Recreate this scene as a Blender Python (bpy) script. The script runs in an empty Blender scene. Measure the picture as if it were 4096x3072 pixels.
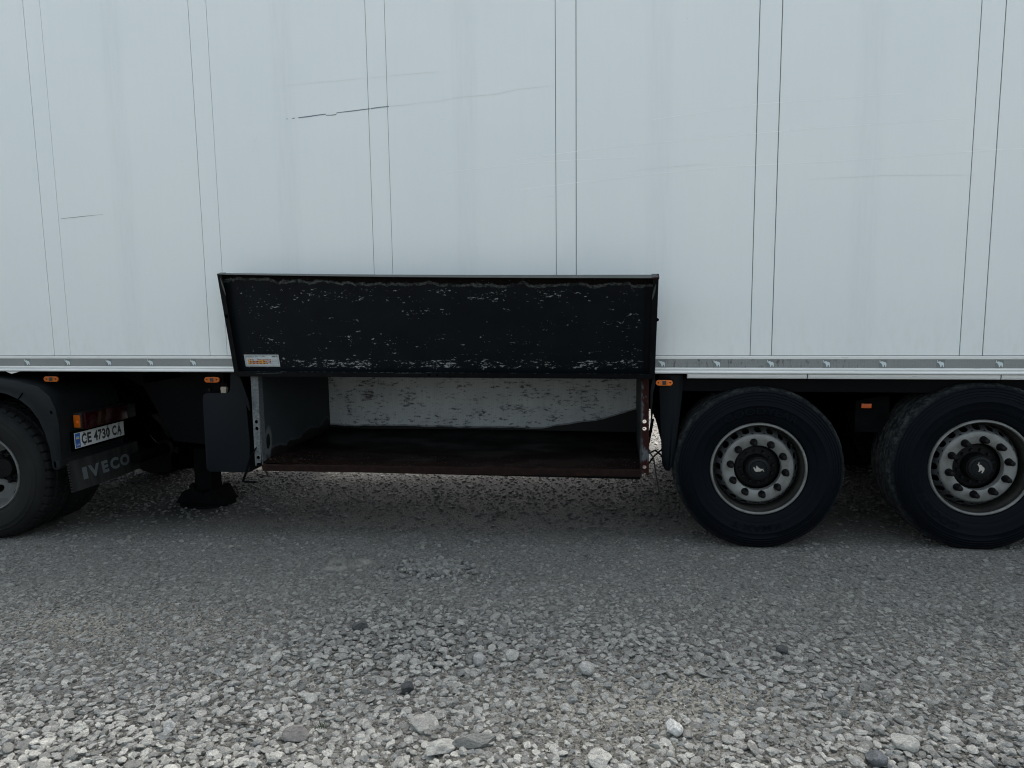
import bpy, bmesh, math, random
import numpy as np
from mathutils import Vector, Matrix
from mathutils.geometry import tessellate_polygon

random.seed(7)
rng = np.random.default_rng(11)
PI = math.pi
S = bpy.context.scene
C = S.collection

# ------------------------------------------------------------------ camera
cam_d = bpy.data.cameras.new('camera')
cam = bpy.data.objects.new('camera', cam_d); C.objects.link(cam)
yaw, pitch, roll = 0.146322, 0.122964, -0.01221
f = Vector((-math.sin(yaw)*math.cos(pitch), math.cos(yaw)*math.cos(pitch), -math.sin(pitch)))
r = Vector((math.cos(yaw), math.sin(yaw), 0)); u = r.cross(f)
r2 = math.cos(roll)*r + math.sin(roll)*u; u2 = -math.sin(roll)*r + math.cos(roll)*u
M = Matrix((r2, u2, -f)).transposed().to_4x4(); M.translation = Vector((0, -4.518, 1.5907))
cam.matrix_world = M
cam_d.sensor_width = 36.0; cam_d.lens = 25.2365
cam_d.clip_start = 0.05; cam_d.clip_end = 2000
S.camera = cam

# ------------------------------------------------------------------ sky, sun, exposure
SUN_EL, SUN_AZ = 58.0, 12.0            # overcast: the bright part of the sky is high, behind the trailer
w = bpy.data.worlds.new('World'); S.world = w; w.use_nodes = True
nt = w.node_tree; nt.nodes.clear()
sky = nt.nodes.new('ShaderNodeTexSky'); sky.sky_type = 'NISHITA'; sky.sun_disc = False
sky.sun_elevation = math.radians(SUN_EL); sky.sun_rotation = math.radians(SUN_AZ)
sky.air_density = 1.0; sky.dust_density = 6.0; sky.ozone_density = 1.0
hsv = nt.nodes.new('ShaderNodeHueSaturation'); hsv.inputs['Saturation'].default_value = 0.52; hsv.inputs['Hue'].default_value = 0.466
bg = nt.nodes.new('ShaderNodeBackground'); bg.inputs['Strength'].default_value = 0.12
wo = nt.nodes.new('ShaderNodeOutputWorld')
nt.links.new(sky.outputs[0], hsv.inputs['Color']); nt.links.new(hsv.outputs[0], bg.inputs[0]); nt.links.new(bg.outputs[0], wo.inputs[0])
sd = bpy.data.lights.new('sun', 'SUN'); sd.energy = 1.5; sd.angle = math.radians(14); sd.color = (1.0, 0.985, 0.93)
sun = bpy.data.objects.new('sun', sd); C.objects.link(sun)
el, az = math.radians(SUN_EL), math.radians(SUN_AZ)
to_sun = Vector((math.sin(az)*math.cos(el), math.cos(az)*math.cos(el), math.sin(el)))
sun.rotation_euler = to_sun.to_track_quat('Z', 'Y').to_euler(); sun.location = (0, 0, 12)
S.view_settings.view_transform = 'Standard'; S.view_settings.look = 'None'
S.view_settings.exposure = 1.90; S.view_settings.gamma = 1.0; S.view_settings.use_curve_mapping = False
S.render.engine = 'CYCLES'
S.cycles.max_bounces = 6; S.cycles.diffuse_bounces = 4; S.cycles.glossy_bounces = 3
S.cycles.use_denoising = True
S.cycles.filter_width = 1.1

# ------------------------------------------------------------------ materials
class NT:
    def __init__(s, name):
        s.m = bpy.data.materials.new(name); s.m.use_nodes = True
        s.t = s.m.node_tree; s.b = s.t.nodes['Principled BSDF']
    def n(s, kind, **kw):
        x = s.t.nodes.new('ShaderNode'+kind)
        for k, v in kw.items():
            if k.startswith('i_'):
                key = k[2:]; key = int(key) if key.isdigit() else key.replace('_', ' ')
                x.inputs[key].default_value = v
            else: setattr(x, k, v)
        return x
    def l(s, a, b): s.t.links.new(a, b)
    def coord(s, kind='Object', scale=(1, 1, 1), rot=(0, 0, 0)):
        tc = s.n('TexCoord'); mp = s.n('Mapping'); mp.inputs['Scale'].default_value = scale
        mp.inputs['Rotation'].default_value = rot
        s.l(tc.outputs[kind], mp.inputs['Vector']); return mp.outputs[0]
    def noise(s, vec, scale=5, detail=4, rough=.55, out='Fac'):
        x = s.n('TexNoise'); x.inputs['Scale'].default_value = scale; x.inputs['Detail'].default_value = detail
        x.inputs['Roughness'].default_value = rough; s.l(vec, x.inputs['Vector']); return x.outputs[out]
    def ramp(s, fac, lo, hi, a=0.0, b=1.0):
        x = s.n('MapRange'); x.inputs[1].default_value = lo; x.inputs[2].default_value = hi
        x.inputs[3].default_value = a; x.inputs[4].default_value = b; s.l(fac, x.inputs[0]); return x.outputs[0]
    def math(s, op, a, b=None, clamp=False):
        x = s.n('Math', operation=op, use_clamp=clamp)
        for i, v in enumerate((a, b)):
            if v is None: continue
            if isinstance(v, (int, float)): x.inputs[i].default_value = v
            else: s.l(v, x.inputs[i])
        return x.outputs[0]
    def mix(s, fac, a, b, mode='MIX'):
        x = s.n('Mix', data_type='RGBA', blend_type=mode)
        for key, v in ((0, fac), (6, a), (7, b)):
            if isinstance(v, (int, float)): x.inputs[key].default_value = v
            elif isinstance(v, (tuple, list)): x.inputs[key].default_value = (*v[:3], 1)
            else: s.l(v, x.inputs[key])
        return x.outputs[2]
    def bump(s, h, strength=.3, dist=.002, prev=None):
        x = s.n('Bump'); x.inputs['Strength'].default_value = strength; x.inputs['Distance'].default_value = dist
        s.l(h, x.inputs['Height'])
        if prev is not None: s.l(prev, x.inputs['Normal'])
        return x.outputs[0]
    def out(s, col=None, rough=None, nrm=None, metal=None, spec=None):
        for key, v in (('Base Color', col), ('Roughness', rough), ('Normal', nrm), ('Metallic', metal), ('Specular IOR Level', spec)):
            if v is None: continue
            if isinstance(v, (int, float)): s.b.inputs[key].default_value = v
            elif isinstance(v, tuple): s.b.inputs[key].default_value = (*v[:3], 1)
            else: s.l(v, s.b.inputs[key])
        return s.m

def simple(name, col, rough=.5, metal=0., var=.25, scale=8, dirt=None, dirt_amt=.5, bump=.15, bscale=60, spec=.5, stretch=(1, 1, 1)):
    t = NT(name); v = t.coord(scale=stretch)
    n1 = t.noise(v, scale, 5); n2 = t.noise(v, bscale, 3)
    k = t.ramp(n1, .3, .7, 1-var, 1+var)
    mul = t.n('Mix', data_type='RGBA', blend_type='MULTIPLY'); mul.inputs[0].default_value = 1
    mul.inputs[6].default_value = (*col, 1); t.l(k, mul.inputs[7])
    c = mul.outputs[2]
    if dirt: c = t.mix(t.ramp(t.noise(v, scale*2.7, 6, .7), .5, .75, 0, dirt_amt), c, dirt)
    nb = t.bump(n2, bump, .002)
    return t.out(c, t.ramp(n1, .3, .7, max(rough-.1, .03), rough+.1), nb, metal, spec)

def m_panel():
    t = NT('white panel paint'); v = t.coord()
    big = t.noise(v, 1.1, 3); st = t.noise(t.coord(scale=(6, 6, .5)), 7, 5, .6)
    fine = t.noise(t.coord(scale=(1, 1, 1)), 260, 2)
    hor = t.noise(t.coord(scale=(.35, 1, 26), rot=(0, .06, 0)), 2.2, 6, .65)
    c = t.mix(t.ramp(big, .35, .7), (.69, .72, .717), (.722, .742, .733))
    c = t.mix(t.ramp(st, .45, .8, 0, .12), c, (.62, .64, .63))
    c = t.mix(t.ramp(hor, .62, .74, 0, .10), c, (.82, .83, .83))
    # grime gathered at the foot of the panels
    sep = t.n('SeparateXYZ'); tc = t.n('TexCoord'); t.l(tc.outputs['Object'], sep.inputs[0])
    z = sep.outputs[2]
    foot = t.math('MULTIPLY', t.ramp(z, 1.2, 1.6, 1, 0), t.ramp(t.noise(t.coord(scale=(8, 8, 3)), 3, 5, .6), .45, .8, 0, .25))
    c = t.mix(foot, c, (.50, .49, .46))
    run = t.noise(t.coord(scale=(3.2, 3.2, .22)), 3, 5, .65)
    c = t.mix(t.ramp(run, .56, .74, 0, .04), c, (.50, .52, .52))
    rib = t.math('PINGPONG', t.math('ADD', sep.outputs[0], 1.8+3.9157-.0622), 1.17899/2)
    c = t.mix(t.math('MULTIPLY', t.ramp(rib, .045, .095, 1, 0), t.ramp(st, .3, .7, .05, .22)), c, (.52, .55, .56))
    spk = t.noise(v, 75, 2, .5)
    c = t.mix(t.ramp(spk, .745, .78, 0, .55), c, (.35, .36, .36))
    n = t.bump(t.noise(v, 2.4, 2), .10, .02)
    n = t.bump(fine, .06, .0006, n)
    n = t.bump(t.ramp(hor, .62, .74), .08, .001, n)
    return t.out(c, t.ramp(big, .3, .7, .36, .46), n, 0.0, .40)

def m_flap():
    t = NT('scratched dark blue-black paint')
    tc = t.n('TexCoord'); uv = tc.outputs['UV']
    sep = t.n('SeparateXYZ'); t.l(uv, sep.inputs[0]); U, V = sep.outputs[0], sep.outputs[1]   # metres: U 0..2.78, V 0..0.69
    def mp(sc, off=(0, 0, 0)):
        m = t.n('Mapping'); m.inputs['Scale'].default_value = sc; m.inputs['Location'].default_value = off
        t.l(uv, m.inputs['Vector']); return m.outputs[0]
    c = t.mix(t.ramp(t.noise(mp((1, 1, 1)), 6, 5), .3, .7), (.0034, .0050, .0070), (.0056, .0078, .0102))
    # vertical faint wipe marks
    c = t.mix(t.ramp(t.noise(mp((14, 1.2, 1)), 3, 4), .62, .8, 0, .5), c, (.007, .0085, .010))
    # chips: horizontally stretched flakes, thick in bands
    n1 = t.noise(mp((11, 30, 1)), 1.9, 7, .72); n2 = t.noise(mp((34, 70, 1), (3, 7, 0)), 1.6, 4, .65)
    clump = t.noise(mp((2.6, 5.0, 1), (5, 1, 0)), 2.0, 4, .6)
    b_low = t.math('MULTIPLY', t.ramp(V, .035, .05), t.ramp(V, .10, .135, 1, 0))
    b_up = t.math('MULTIPLY', t.ramp(V, .47, .52), t.ramp(V, .585, .605, 1, 0))
    b_l = t.math('MULTIPLY', t.ramp(U, .09, .13), t.ramp(U, .24, .34, 1, 0))
    b_r = t.math('MULTIPLY', t.ramp(U, 2.45, 2.56), t.ramp(U, 2.63, 2.68, 1, 0))
    band = t.math('MAXIMUM', t.math('MAXIMUM', t.math('MAXIMUM', b_low, .34), t.math('MULTIPLY', b_up, .62)), t.math('MULTIPLY', t.math('MAXIMUM', b_l, b_r), .55))
    thr = t.math('ADD', t.math('ADD', t.math('MULTIPLY', n1, .62), t.math('MULTIPLY', n2, .38)), t.math('ADD', t.math('MULTIPLY', band, .105), t.math('MULTIPLY', clump, .34)))
    inside = t.math('MULTIPLY', t.math('MULTIPLY', t.ramp(V, .035, .04), t.ramp(V, .60, .615, 1, 0)), t.math('MULTIPLY', t.ramp(U, .07, .09), t.ramp(U, 2.66, 2.70, 1, 0)))
    chip = t.math('MULTIPLY', t.ramp(thr, .828, .842), inside)
    c = t.mix(t.math('MULTIPLY', chip, .85), c, t.mix(t.ramp(n2, .4, .6), (.07, .078, .078), (.34, .36, .36)))
    # rust band along the upper edge with a grey flaking border
    e1 = t.noise(mp((3.2, 2.0, 1), (0, 3, 0)), 2.2, 7, .68)
    edge = t.math('ADD', V, t.math('MULTIPLY', t.ramp(e1, .3, .7, -1, 1), .024))
    edge = t.math('ADD', edge, t.ramp(U, .0, 1.5, -.014, .012))
    brk = t.ramp(t.noise(mp((5, 2, 1), (2, 0, 0)), 1.6, 5, .7), .40, .50)
    ring = t.math('MULTIPLY', t.math('MULTIPLY', t.ramp(edge, .622, .627), t.ramp(edge, .640, .646, 1, 0)), brk)
    c = t.mix(t.math('MULTIPLY', ring, t.ramp(e1, .35, .5, .75, 1)), c, t.mix(t.ramp(t.noise(mp((30, 60, 1)), 1.5, 4), .4, .6), (.020, .023, .023), (.075, .080, .078)))
    rust = t.ramp(edge, .640, .648)
    rc = t.mix(t.ramp(t.noise(mp((12, 12, 1)), 2, 5, .7), .35, .7), (.0016, .0012, .0012), (.006, .0028, .0020))
    rc = t.mix(t.ramp(t.noise(mp((60, 90, 1)), 1.4, 2), .70, .72, 0, .8), rc, (.16, .16, .15))
    c = t.mix(rust, c, rc)
    n = t.bump(t.math('ADD', chip, t.math('ADD', rust, ring)), .5, .0012)
    n = t.bump(t.noise(mp((1, 1, 1)), 2.5, 3), .12, .02, n)
    return t.out(c, t.math('ADD', .42, t.math('MULTIPLY', t.math('MAXIMUM', chip, rust), .4)), n, 0., .10)

def m_boxwall(name, base, dark, amt, stain_shade):
    t = NT(name); v = t.coord()
    sep = t.n('SeparateXYZ'); tc = t.n('TexCoord'); t.l(tc.outputs['Object'], sep.inputs[0]); X, Y, Z = sep.outputs
    c = t.mix(t.ramp(t.noise(v, 4, 5), .3, .7), base, tuple(b*1.25 for b in base))
    c = t.mix(t.ramp(t.noise(t.coord(scale=(90, 90, 3)), 2, 4), .4, .8, 0, .4), c, tuple(b*.55 for b in base))
    n1 = t.noise(t.coord(scale=(13, 13, 34)), 1.6, 8, .78); n2 = t.noise(t.coord(scale=(2, 2, 5)), 2.6, 5, .6)
    s = t.math('ADD', n1, t.math('MULTIPLY', n2, .35))
    c = t.mix(t.ramp(n2, .55, .75, 0, .35), c, tuple(b*.4 for b in base))
    c = t.mix(t.ramp(s, amt, amt+.05, 0, .85), c, dark)
    if stain_shade:
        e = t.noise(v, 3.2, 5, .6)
        lim = t.math('ADD', .515, t.math('MULTIPLY', t.ramp(X, -1.0, .16, 0, 1), t.ramp(X, -.6, .16, .03, .17)))  # black wall foot; its rise at the right end is painted shadow
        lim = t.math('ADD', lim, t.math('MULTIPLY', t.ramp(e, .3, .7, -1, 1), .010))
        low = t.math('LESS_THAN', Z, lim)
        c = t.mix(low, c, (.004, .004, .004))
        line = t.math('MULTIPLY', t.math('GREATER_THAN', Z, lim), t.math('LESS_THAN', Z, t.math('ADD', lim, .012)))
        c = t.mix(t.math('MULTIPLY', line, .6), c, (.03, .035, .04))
    else:
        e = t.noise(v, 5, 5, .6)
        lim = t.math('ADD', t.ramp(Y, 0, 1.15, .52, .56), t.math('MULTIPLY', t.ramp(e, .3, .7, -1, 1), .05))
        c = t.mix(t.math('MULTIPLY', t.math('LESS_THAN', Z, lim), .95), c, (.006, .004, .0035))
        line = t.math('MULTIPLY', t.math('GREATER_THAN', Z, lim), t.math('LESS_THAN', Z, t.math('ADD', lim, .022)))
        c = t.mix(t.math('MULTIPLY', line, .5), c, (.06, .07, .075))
        # rusted-through spot near the opening
        dy = t.math('SUBTRACT', Y, .10); dz = t.math('MULTIPLY', t.math('SUBTRACT', Z, .60), .5)
        d = t.math('SQRT', t.math('ADD', t.math('MULTIPLY', dy, dy), t.math('MULTIPLY', dz, dz)))
        d = t.math('ADD', d, t.math('MULTIPLY', t.ramp(e, .3, .7, -1, 1), .012))
        c = t.mix(t.ramp(d, .045, .060, .7, 0), c, (.12, .125, .13))
        c = t.mix(t.ramp(d, .026, .030, 1, 0), c, (.004, .003, .003))
    n = t.bump(n1, .12, .002)
    return t.out(c, .6, n, 0.1, .3)

def m_boxfloor():
    t = NT('wet rusty box floor'); v = t.coord()
    sep = t.n('SeparateXYZ'); tc = t.n('TexCoord'); t.l(tc.outputs['Object'], sep.inputs[0]); Y = sep.outputs[1]
    c = t.mix(t.ramp(t.noise(t.coord(scale=(1, 3, 1)), 5, 6, .7), .35, .7), (.0030, .0016, .0015), (.016, .0062, .0046))
    c = t.mix(t.ramp(t.noise(t.coord(scale=(1, 4, 1)), 2.2, 5), .66, .72, 0, .6), c, (.024, .026, .028))
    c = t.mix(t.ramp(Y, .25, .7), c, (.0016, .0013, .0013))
    spk = t.noise(v, 95, 2, .5)
    zone = t.math('MULTIPLY', t.ramp(Y, .02, .05), t.ramp(Y, .22, .5, 1, .15))
    zone = t.math('MULTIPLY', zone, t.ramp(t.noise(t.coord(scale=(1, 3, 1)), 3.5, 4), .35, .6))
    c = t.mix(t.math('MULTIPLY', t.ramp(spk, .66, .69), zone), c, (.42, .41, .39))
    wet = t.ramp(t.noise(t.coord(scale=(1, 1.4, 1)), 2.2, 2), .4, .65, .45, .75)
    return t.out(c, wet, t.bump(t.noise(v, 55, 4), .25, .002), 0, .06)

def m_rust(name, a, b, rough=.75, grey=None):
    t = NT(name); v = t.coord()
    c = t.mix(t.ramp(t.noise(v, 22, 6, .7), .35, .65), a, b)
    if grey: c = t.mix(t.ramp(t.noise(t.coord(scale=(1, 1, .5)), 9, 6, .7), .50, .56, 0, .85), c, grey)
    return t.out(c, rough, t.bump(t.noise(v, 90, 4), .4, .002), 0, .1)

def m_tyre(name, col, dust, lo, amt):
    t = NT(name); v = t.coord()
    sep = t.n('SeparateXYZ'); tc = t.n('TexCoord'); t.l(tc.outputs['Object'], sep.inputs[0]); X, Y, Z = sep.outputs
    rr = t.math('SQRT', t.math('ADD', t.math('MULTIPLY', X, X), t.math('MULTIPLY', Z, Z)))
    n1 = t.noise(v, 34, 6, .72); n2 = t.noise(v, 4, 4)
    c = t.mix(t.ramp(n2, .3, .7), col, tuple(k*1.5 for k in col))
    k = t.math('MULTIPLY', t.ramp(rr, lo, lo+.03), t.ramp(n1, .44, .62, .08, amt))
    c = t.mix(k, c, dust)
    rings = t.n('TexWave', wave_type='RINGS', rings_direction='Y'); rings.inputs['Scale'].default_value = 16; rings.inputs['Distortion'].default_value = 0
    t.l(v, rings.inputs['Vector'])
    n = t.bump(n1, .35, .002)
    return t.out(c, .6, n, 0, .05)

def m_tape():
    t = NT('grey reflective tape'); v = t.coord(scale=(1, 1, 1))
    vo = t.n('TexVoronoi', feature='DISTANCE_TO_EDGE'); vo.inputs['Scale'].default_value = 120; vo.inputs['Randomness'].default_value = .15; t.l(v, vo.inputs['Vector'])
    c = t.mix(t.ramp(vo.outputs['Distance'], .02, .12), (.225, .235, .235), (.165, .178, .18))
    c = t.mix(t.ramp(t.noise(v, 3, 4), .4, .7, 0, .3), c, (.24, .25, .24))
    # scrapes where the box lid has rubbed, just right of it
    sep = t.n('SeparateXYZ'); tc = t.n('TexCoord'); t.l(tc.outputs['Object'], sep.inputs[0]); X = sep.outputs[0]
    m = t.math('MULTIPLY', t.ramp(X, .2, .25), t.ramp(X, 1.2, 1.7, 1, 0))
    g = t.noise(t.coord(scale=(3, 1, 1)), 13, 6, .75)
    c = t.mix(t.math('MULTIPLY', m, t.ramp(g, .54, .60, 0, .85)), c, (.06, .06, .06))
    return t.out(c, .35, t.bump(vo.outputs['Distance'], .2, .001), .1, .5)

def m_alu():
    t = NT('pale painted aluminium rail'); v = t.coord()
    c = t.mix(t.ramp(t.noise(t.coord(scale=(.6, 4, 22)), 3, 5), .35, .7), (.58, .595, .59), (.70, .71, .70))
    c = t.mix(t.ramp(t.noise(t.coord(scale=(1.2, 6, 10)), 9, 6, .7), .63, .70, 0, .65), c, (.22, .22, .21))
    return t.out(c, .38, t.bump(t.noise(v, 40, 3), .08, .001), .25, .5)

def m_galv():
    t = NT('mottled galvanised steel'); v = t.coord()
    vo = t.n('TexVoronoi'); vo.inputs['Scale'].default_value = 90; t.l(v, vo.inputs['Vector'])
    c = t.mix(t.ramp(t.noise(v, 60, 6, .8), .38, .62), (.05, .056, .06), (.15, .163, .17))
    c = t.mix(t.ramp(t.noise(v, 9, 4), .5, .7, 0, .5), c, (.09, .10, .105))
    return t.out(c, .5, t.bump(t.noise(v, 140, 3), .2, .001), .35, .5)

def m_ground():
    t = NT('dusty grey-brown ground'); v = t.coord()
    big = t.noise(v, .55, 4, .55); mid = t.noise(v, 5, 5, .6); fine = t.noise(v, 60, 6, .7)
    vo = t.n('TexVoronoi'); vo.inputs['Scale'].default_value = 34; t.l(v, vo.inputs['Vector'])
    ve = t.n('TexVoronoi', feature='DISTANCE_TO_EDGE'); ve.inputs['Scale'].default_value = 34; t.l(v, ve.inputs['Vector'])
    v2 = t.n('TexVoronoi'); v2.inputs['Scale'].default_value = 85; t.l(v, v2.inputs['Vector'])
    sep = t.n('SeparateXYZ'); tc = t.n('TexCoord'); t.l(tc.outputs['Object'], sep.inputs[0]); Y = sep.outputs[1]
    lane_soil = (.170, .167, .156); soil_crevice_shade = (.118, .114, .101)
    # wheel-packed soil in the lane beside the trailer; darker further out, painting crevice shade between stones
    lane = t.math('ADD', t.ramp(Y, -2.3, -.9, 1, 0), t.ramp(mid, .3, .7, -.18, .18))
    far = t.ramp(Y, 2.6, 4.0)
    c = t.mix(t.math('MAXIMUM', t.math('MULTIPLY', lane, 1, True), far), lane_soil, soil_crevice_shade)
    da = t.n('Attribute', attribute_name='dust')
    c = t.mix(da.outputs['Fac'], c, (.275, .262, .226))
    c = t.mix(t.ramp(mid, .35, .7, 0, .45), c, t.mix(.5, c, (.12, .115, .10)))
    cs = t.n('SeparateColor'); t.l(vo.outputs['Color'], cs.inputs[0])
    peb = t.math('MULTIPLY', t.ramp(ve.outputs['Distance'], .10, .22), t.ramp(cs.outputs[0], .35, .5, 0, .55))
    c = t.mix(peb, c, t.mix(cs.outputs[1], t.mix(.5, c, (.10, .105, .105)), t.mix(.5, c, (.26, .26, .25))))
    c = t.mix(t.math('MULTIPLY', t.ramp(Y, -.1, .7), t.ramp(Y, 2.6, 3.6, 1, 0)), c, t.mix(1.0, c, (.17, .17, .17), 'MULTIPLY'))  # soil under the trailer darkened, its shade painted into the colour
    c = t.mix(t.ramp(fine, .40, .56, .75, 0), c, t.mix(1.0, c, (.30, .30, .28), 'MULTIPLY'))
    c = t.mix(t.ramp(fine, .56, .68, 0, .5), c, t.mix(1.0, c, (1.8, 1.8, 1.75), 'MULTIPLY'))
    c = t.mix(t.ramp(ve.outputs['Distance'], .0, .07, .55, 0), c, (.03, .03, .028))  # dark pebble edges paint in the shade of deep cracks
    n = t.bump(t.ramp(ve.outputs['Distance'], 0, .25), .6, .006)
    n = t.bump(t.ramp(v2.outputs['Distance'], 0, .6, 1, 0), .5, .004, n)
    n = t.bump(fine, .7, .005, n)
    return t.out(c, .9, n, 0, .2)

def m_stone(name, dark, light, vein=.5, caked=1.0):
    t = NT(name); v = t.coord(); oi = t.n('ObjectInfo'); geo = t.n('NewGeometry')
    # per-stone shift of the pattern
    add = t.n('VectorMath', operation='ADD'); t.l(v, add.inputs[0])
    cmb = t.n('CombineXYZ'); t.l(t.math('MULTIPLY', oi.outputs['Random'], 37), cmb.inputs[0]); t.l(t.math('MULTIPLY', oi.outputs['Random'], 91), cmb.inputs[1]); t.l(cmb.outputs[0], add.inputs[1])
    vv = add.outputs[0]
    c = t.mix(oi.outputs['Random'], dark, light)
    r2_ = t.math('FRACT', t.math('MULTIPLY', oi.outputs['Random'], 13.7))
    c = t.mix(t.ramp(r2_, .84, 1, 0, .6), c, (.16, .175, .185))
    r3_ = t.math('FRACT', t.math('MULTIPLY', oi.outputs['Random'], 57.3))
    c = t.mix(t.ramp(r3_, .93, .96, 0, .6), c, (.46, .45, .42))
    n1 = t.noise(vv, 1.9, 8, .72); n2 = t.noise(vv, 4.2, 6, .72)
    c = t.mix(t.ramp(n1, .50, .62, 0, .75), c, t.mix(1.0, c, (1.4, 1.4, 1.36), 'MULTIPLY'))
    c = t.mix(t.ramp(n1, .36, .46, .42, 0), c, t.mix(1.0, c, (.48, .49, .50), 'MULTIPLY'))
    c = t.mix(t.ramp(n2, .56, .70, 0, vein), c, (.42, .43, .41))
    c = t.mix(t.ramp(n2, .34, .42, .38, 0), c, (.06, .06, .058))
    # stones in the driven lane and under the trailer are caked with the lane soil colour, which also paints in the trailer's shade
    ps = t.n('SeparateXYZ'); t.l(geo.outputs['Position'], ps.inputs[0]); Yp = ps.outputs[1]
    cake = t.math('MULTIPLY', caked, t.math('MULTIPLY', t.ramp(Yp, -1.9, -.6), t.ramp(Yp, .2, .9, 1, .5)))  # caking strength, also carries the painted trailer shade
    cake = t.math('MULTIPLY', cake, t.math('ADD', .50, t.math('MULTIPLY', r2_, .42)))
    c = t.mix(cake, c, (.168, .165, .155))
    # stones under the trailer floor are darkened, painting its shade into their colour
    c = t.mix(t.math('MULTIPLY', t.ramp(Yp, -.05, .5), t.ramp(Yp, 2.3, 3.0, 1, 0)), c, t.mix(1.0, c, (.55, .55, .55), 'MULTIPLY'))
    n = t.bump(n1, .5, .25); n = t.bump(n2, .5, .1, n)
    return t.out(c, .82, n, 0, .15)

MAT = {}
MAT['panel'] = m_panel(); MAT['flap'] = m_flap(); MAT['tape'] = m_tape(); MAT['alu'] = m_alu(); MAT['galv'] = m_galv()
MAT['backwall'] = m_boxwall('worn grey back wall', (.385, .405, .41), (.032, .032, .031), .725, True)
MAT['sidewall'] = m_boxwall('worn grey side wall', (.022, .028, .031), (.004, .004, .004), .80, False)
MAT['boxfloor'] = m_boxfloor()
MAT['lip'] = m_rust('rusty lip', (.019, .0078, .0060), (.006, .0032, .0028), .6)
MAT['rustpost'] = m_rust('rusted galvanised post', (.030, .0062, .0048), (.012, .0045, .0038), .7, (.085, .096, .10))
MAT['black'] = simple('black frame paint', (.0008, .0010, .0013), .92, var=.3, dirt=(.0025, .0025, .0024), dirt_amt=.5, spec=.0)
MAT['blackdusty'] = simple('dusty black steel', (.0050, .0052, .0056), .85, var=.3, dirt=(.008, .0077, .0072), dirt_amt=.6, spec=.0)
MAT['flapframe'] = simple('dark flap frame', (.0022, .0032, .0042), .5, var=.35, dirt=(.010, .0115, .012), dirt_amt=.4, scale=5, spec=.12)
MAT['fliptop'] = simple('worn grey edge', (.045, .052, .050), .5, var=.3, dirt=(.03, .032, .03), dirt_amt=.6, scale=6)
MAT['gap'] = simple('grey joint sealant', (.16, .17, .172), .8)
MAT['navy'] = simple('dark grey-blue plastic', (.0030, .0045, .0068), .55, var=.12, scale=3, bump=.08, bscale=300, spec=.14)
MAT['beam'] = simple('blue-black beam paint', (.0008, .0012, .0022), .5, var=.3, spec=.07)
MAT['rubber'] = m_tyre('black tyre rubber', (.0024, .0034, .0050), (.075, .08, .076), .483, .6)
MAT['rubber2'] = m_tyre('dusty tyre rubber', (.012, .0125, .012), (.008, .0095, .0125), .44, .5)
MAT['rim'] = simple('silver painted rim', (.165, .167, .160), .5, .25, var=.28, dirt=(.07, .055, .042), dirt_amt=.65, scale=7, bump=.05)
MAT['barrel'] = simple('grimy dark rim barrel', (.022, .021, .019), .55, .1, var=.4, dirt=(.05, .045, .038), dirt_amt=.6, scale=6, spec=.2)
MAT['cone'] = simple('grimy slotted rim cone', (.085, .09, .094), .5, .2, var=.3, dirt=(.03, .028, .026), dirt_amt=.7, scale=8, spec=.3)
MAT['amber3'] = simple('darker amber lens', (.34, .075, .006), .25, var=.15, bump=.1, bscale=150, spec=.3)  # darker amber for the bracketed lamps and the tail lamp side
MAT['rim2'] = simple('grimy grey rim', (.10, .10, .094), .6, .1, var=.25, dirt=(.05, .045, .04), dirt_amt=.7, scale=8)
MAT['hub'] = simple('black hub', (.003, .0033, .0037), .5, var=.3, dirt=(.011, .010, .009), dirt_amt=.4, scale=20, spec=.15)
MAT['nut'] = simple('black nut cap', (.0032, .0032, .0037), .45, var=.3, spec=.15)
MAT['cap'] = simple('grey-black cap', (.0065, .0078, .009), .45, var=.15, spec=.15)
MAT['emblem'] = simple('pale emblem print', (.50, .56, .57), .5, var=.05)
MAT['emblem_bg'] = simple('grey emblem patch', (.135, .15, .152), .4, var=.05)
MAT['metalmark'] = simple('bright metal emblem', (.38, .37, .34), .4, .4, var=.1)
MAT['amber'] = simple('amber lens', (.62, .135, .008), .25, var=.1, bump=.1, bscale=150)
MAT['amber2'] = simple('orange reflector lens', (.60, .10, .01), .3, var=.1)
MAT['red'] = simple('dark red lens', (.018, .0016, .0030), .22, var=.1, spec=.15)
MAT['red2'] = simple('brown-orange lens', (.018, .0042, .0016), .22, var=.1, spec=.15)
MAT['lampbody'] = simple('lamp housing', (.012, .0125, .0135), .5, spec=.15)
MAT['plate'] = simple('number plate white', (.56, .58, .57), .35, var=.06, dirt=(.35, .34, .31), dirt_amt=.35, scale=12, bump=.02)
MAT['blue'] = simple('number plate blue', (.012, .075, .30), .35, var=.05)
MAT['yellow'] = simple('yellow print', (.60, .42, .08), .4, var=.1)
MAT['ltblue'] = simple('light blue print', (.12, .33, .60), .4, var=.05)
MAT['ink'] = simple('black ink', (.012, .012, .012), .5, var=.1)
MAT['white'] = simple('white sticker', (.42, .45, .46), .45, var=.1, dirt=(.24, .25, .25), dirt_amt=.7, scale=30, bump=.05)
MAT['stred'] = simple('dark red print', (.16, .008, .006), .5, var=.3, scale=60)
MAT['styel'] = simple('yellow orange print', (.50, .26, .04), .5, var=.5, scale=90)
MAT['greyink'] = simple('grey print', (.14, .15, .16), .5)
MAT['mudflap'] = simple('dusty rubber mudflap', (.021, .022, .021), .8, var=.5, spec=.1, dirt=(.042, .038, .034), dirt_amt=.7, scale=2.2, stretch=(6, 6, 1), bump=.1)
MAT['mudtext'] = simple('faded grey lettering', (.085, .098, .098), .8, var=.35, scale=9)
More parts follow.
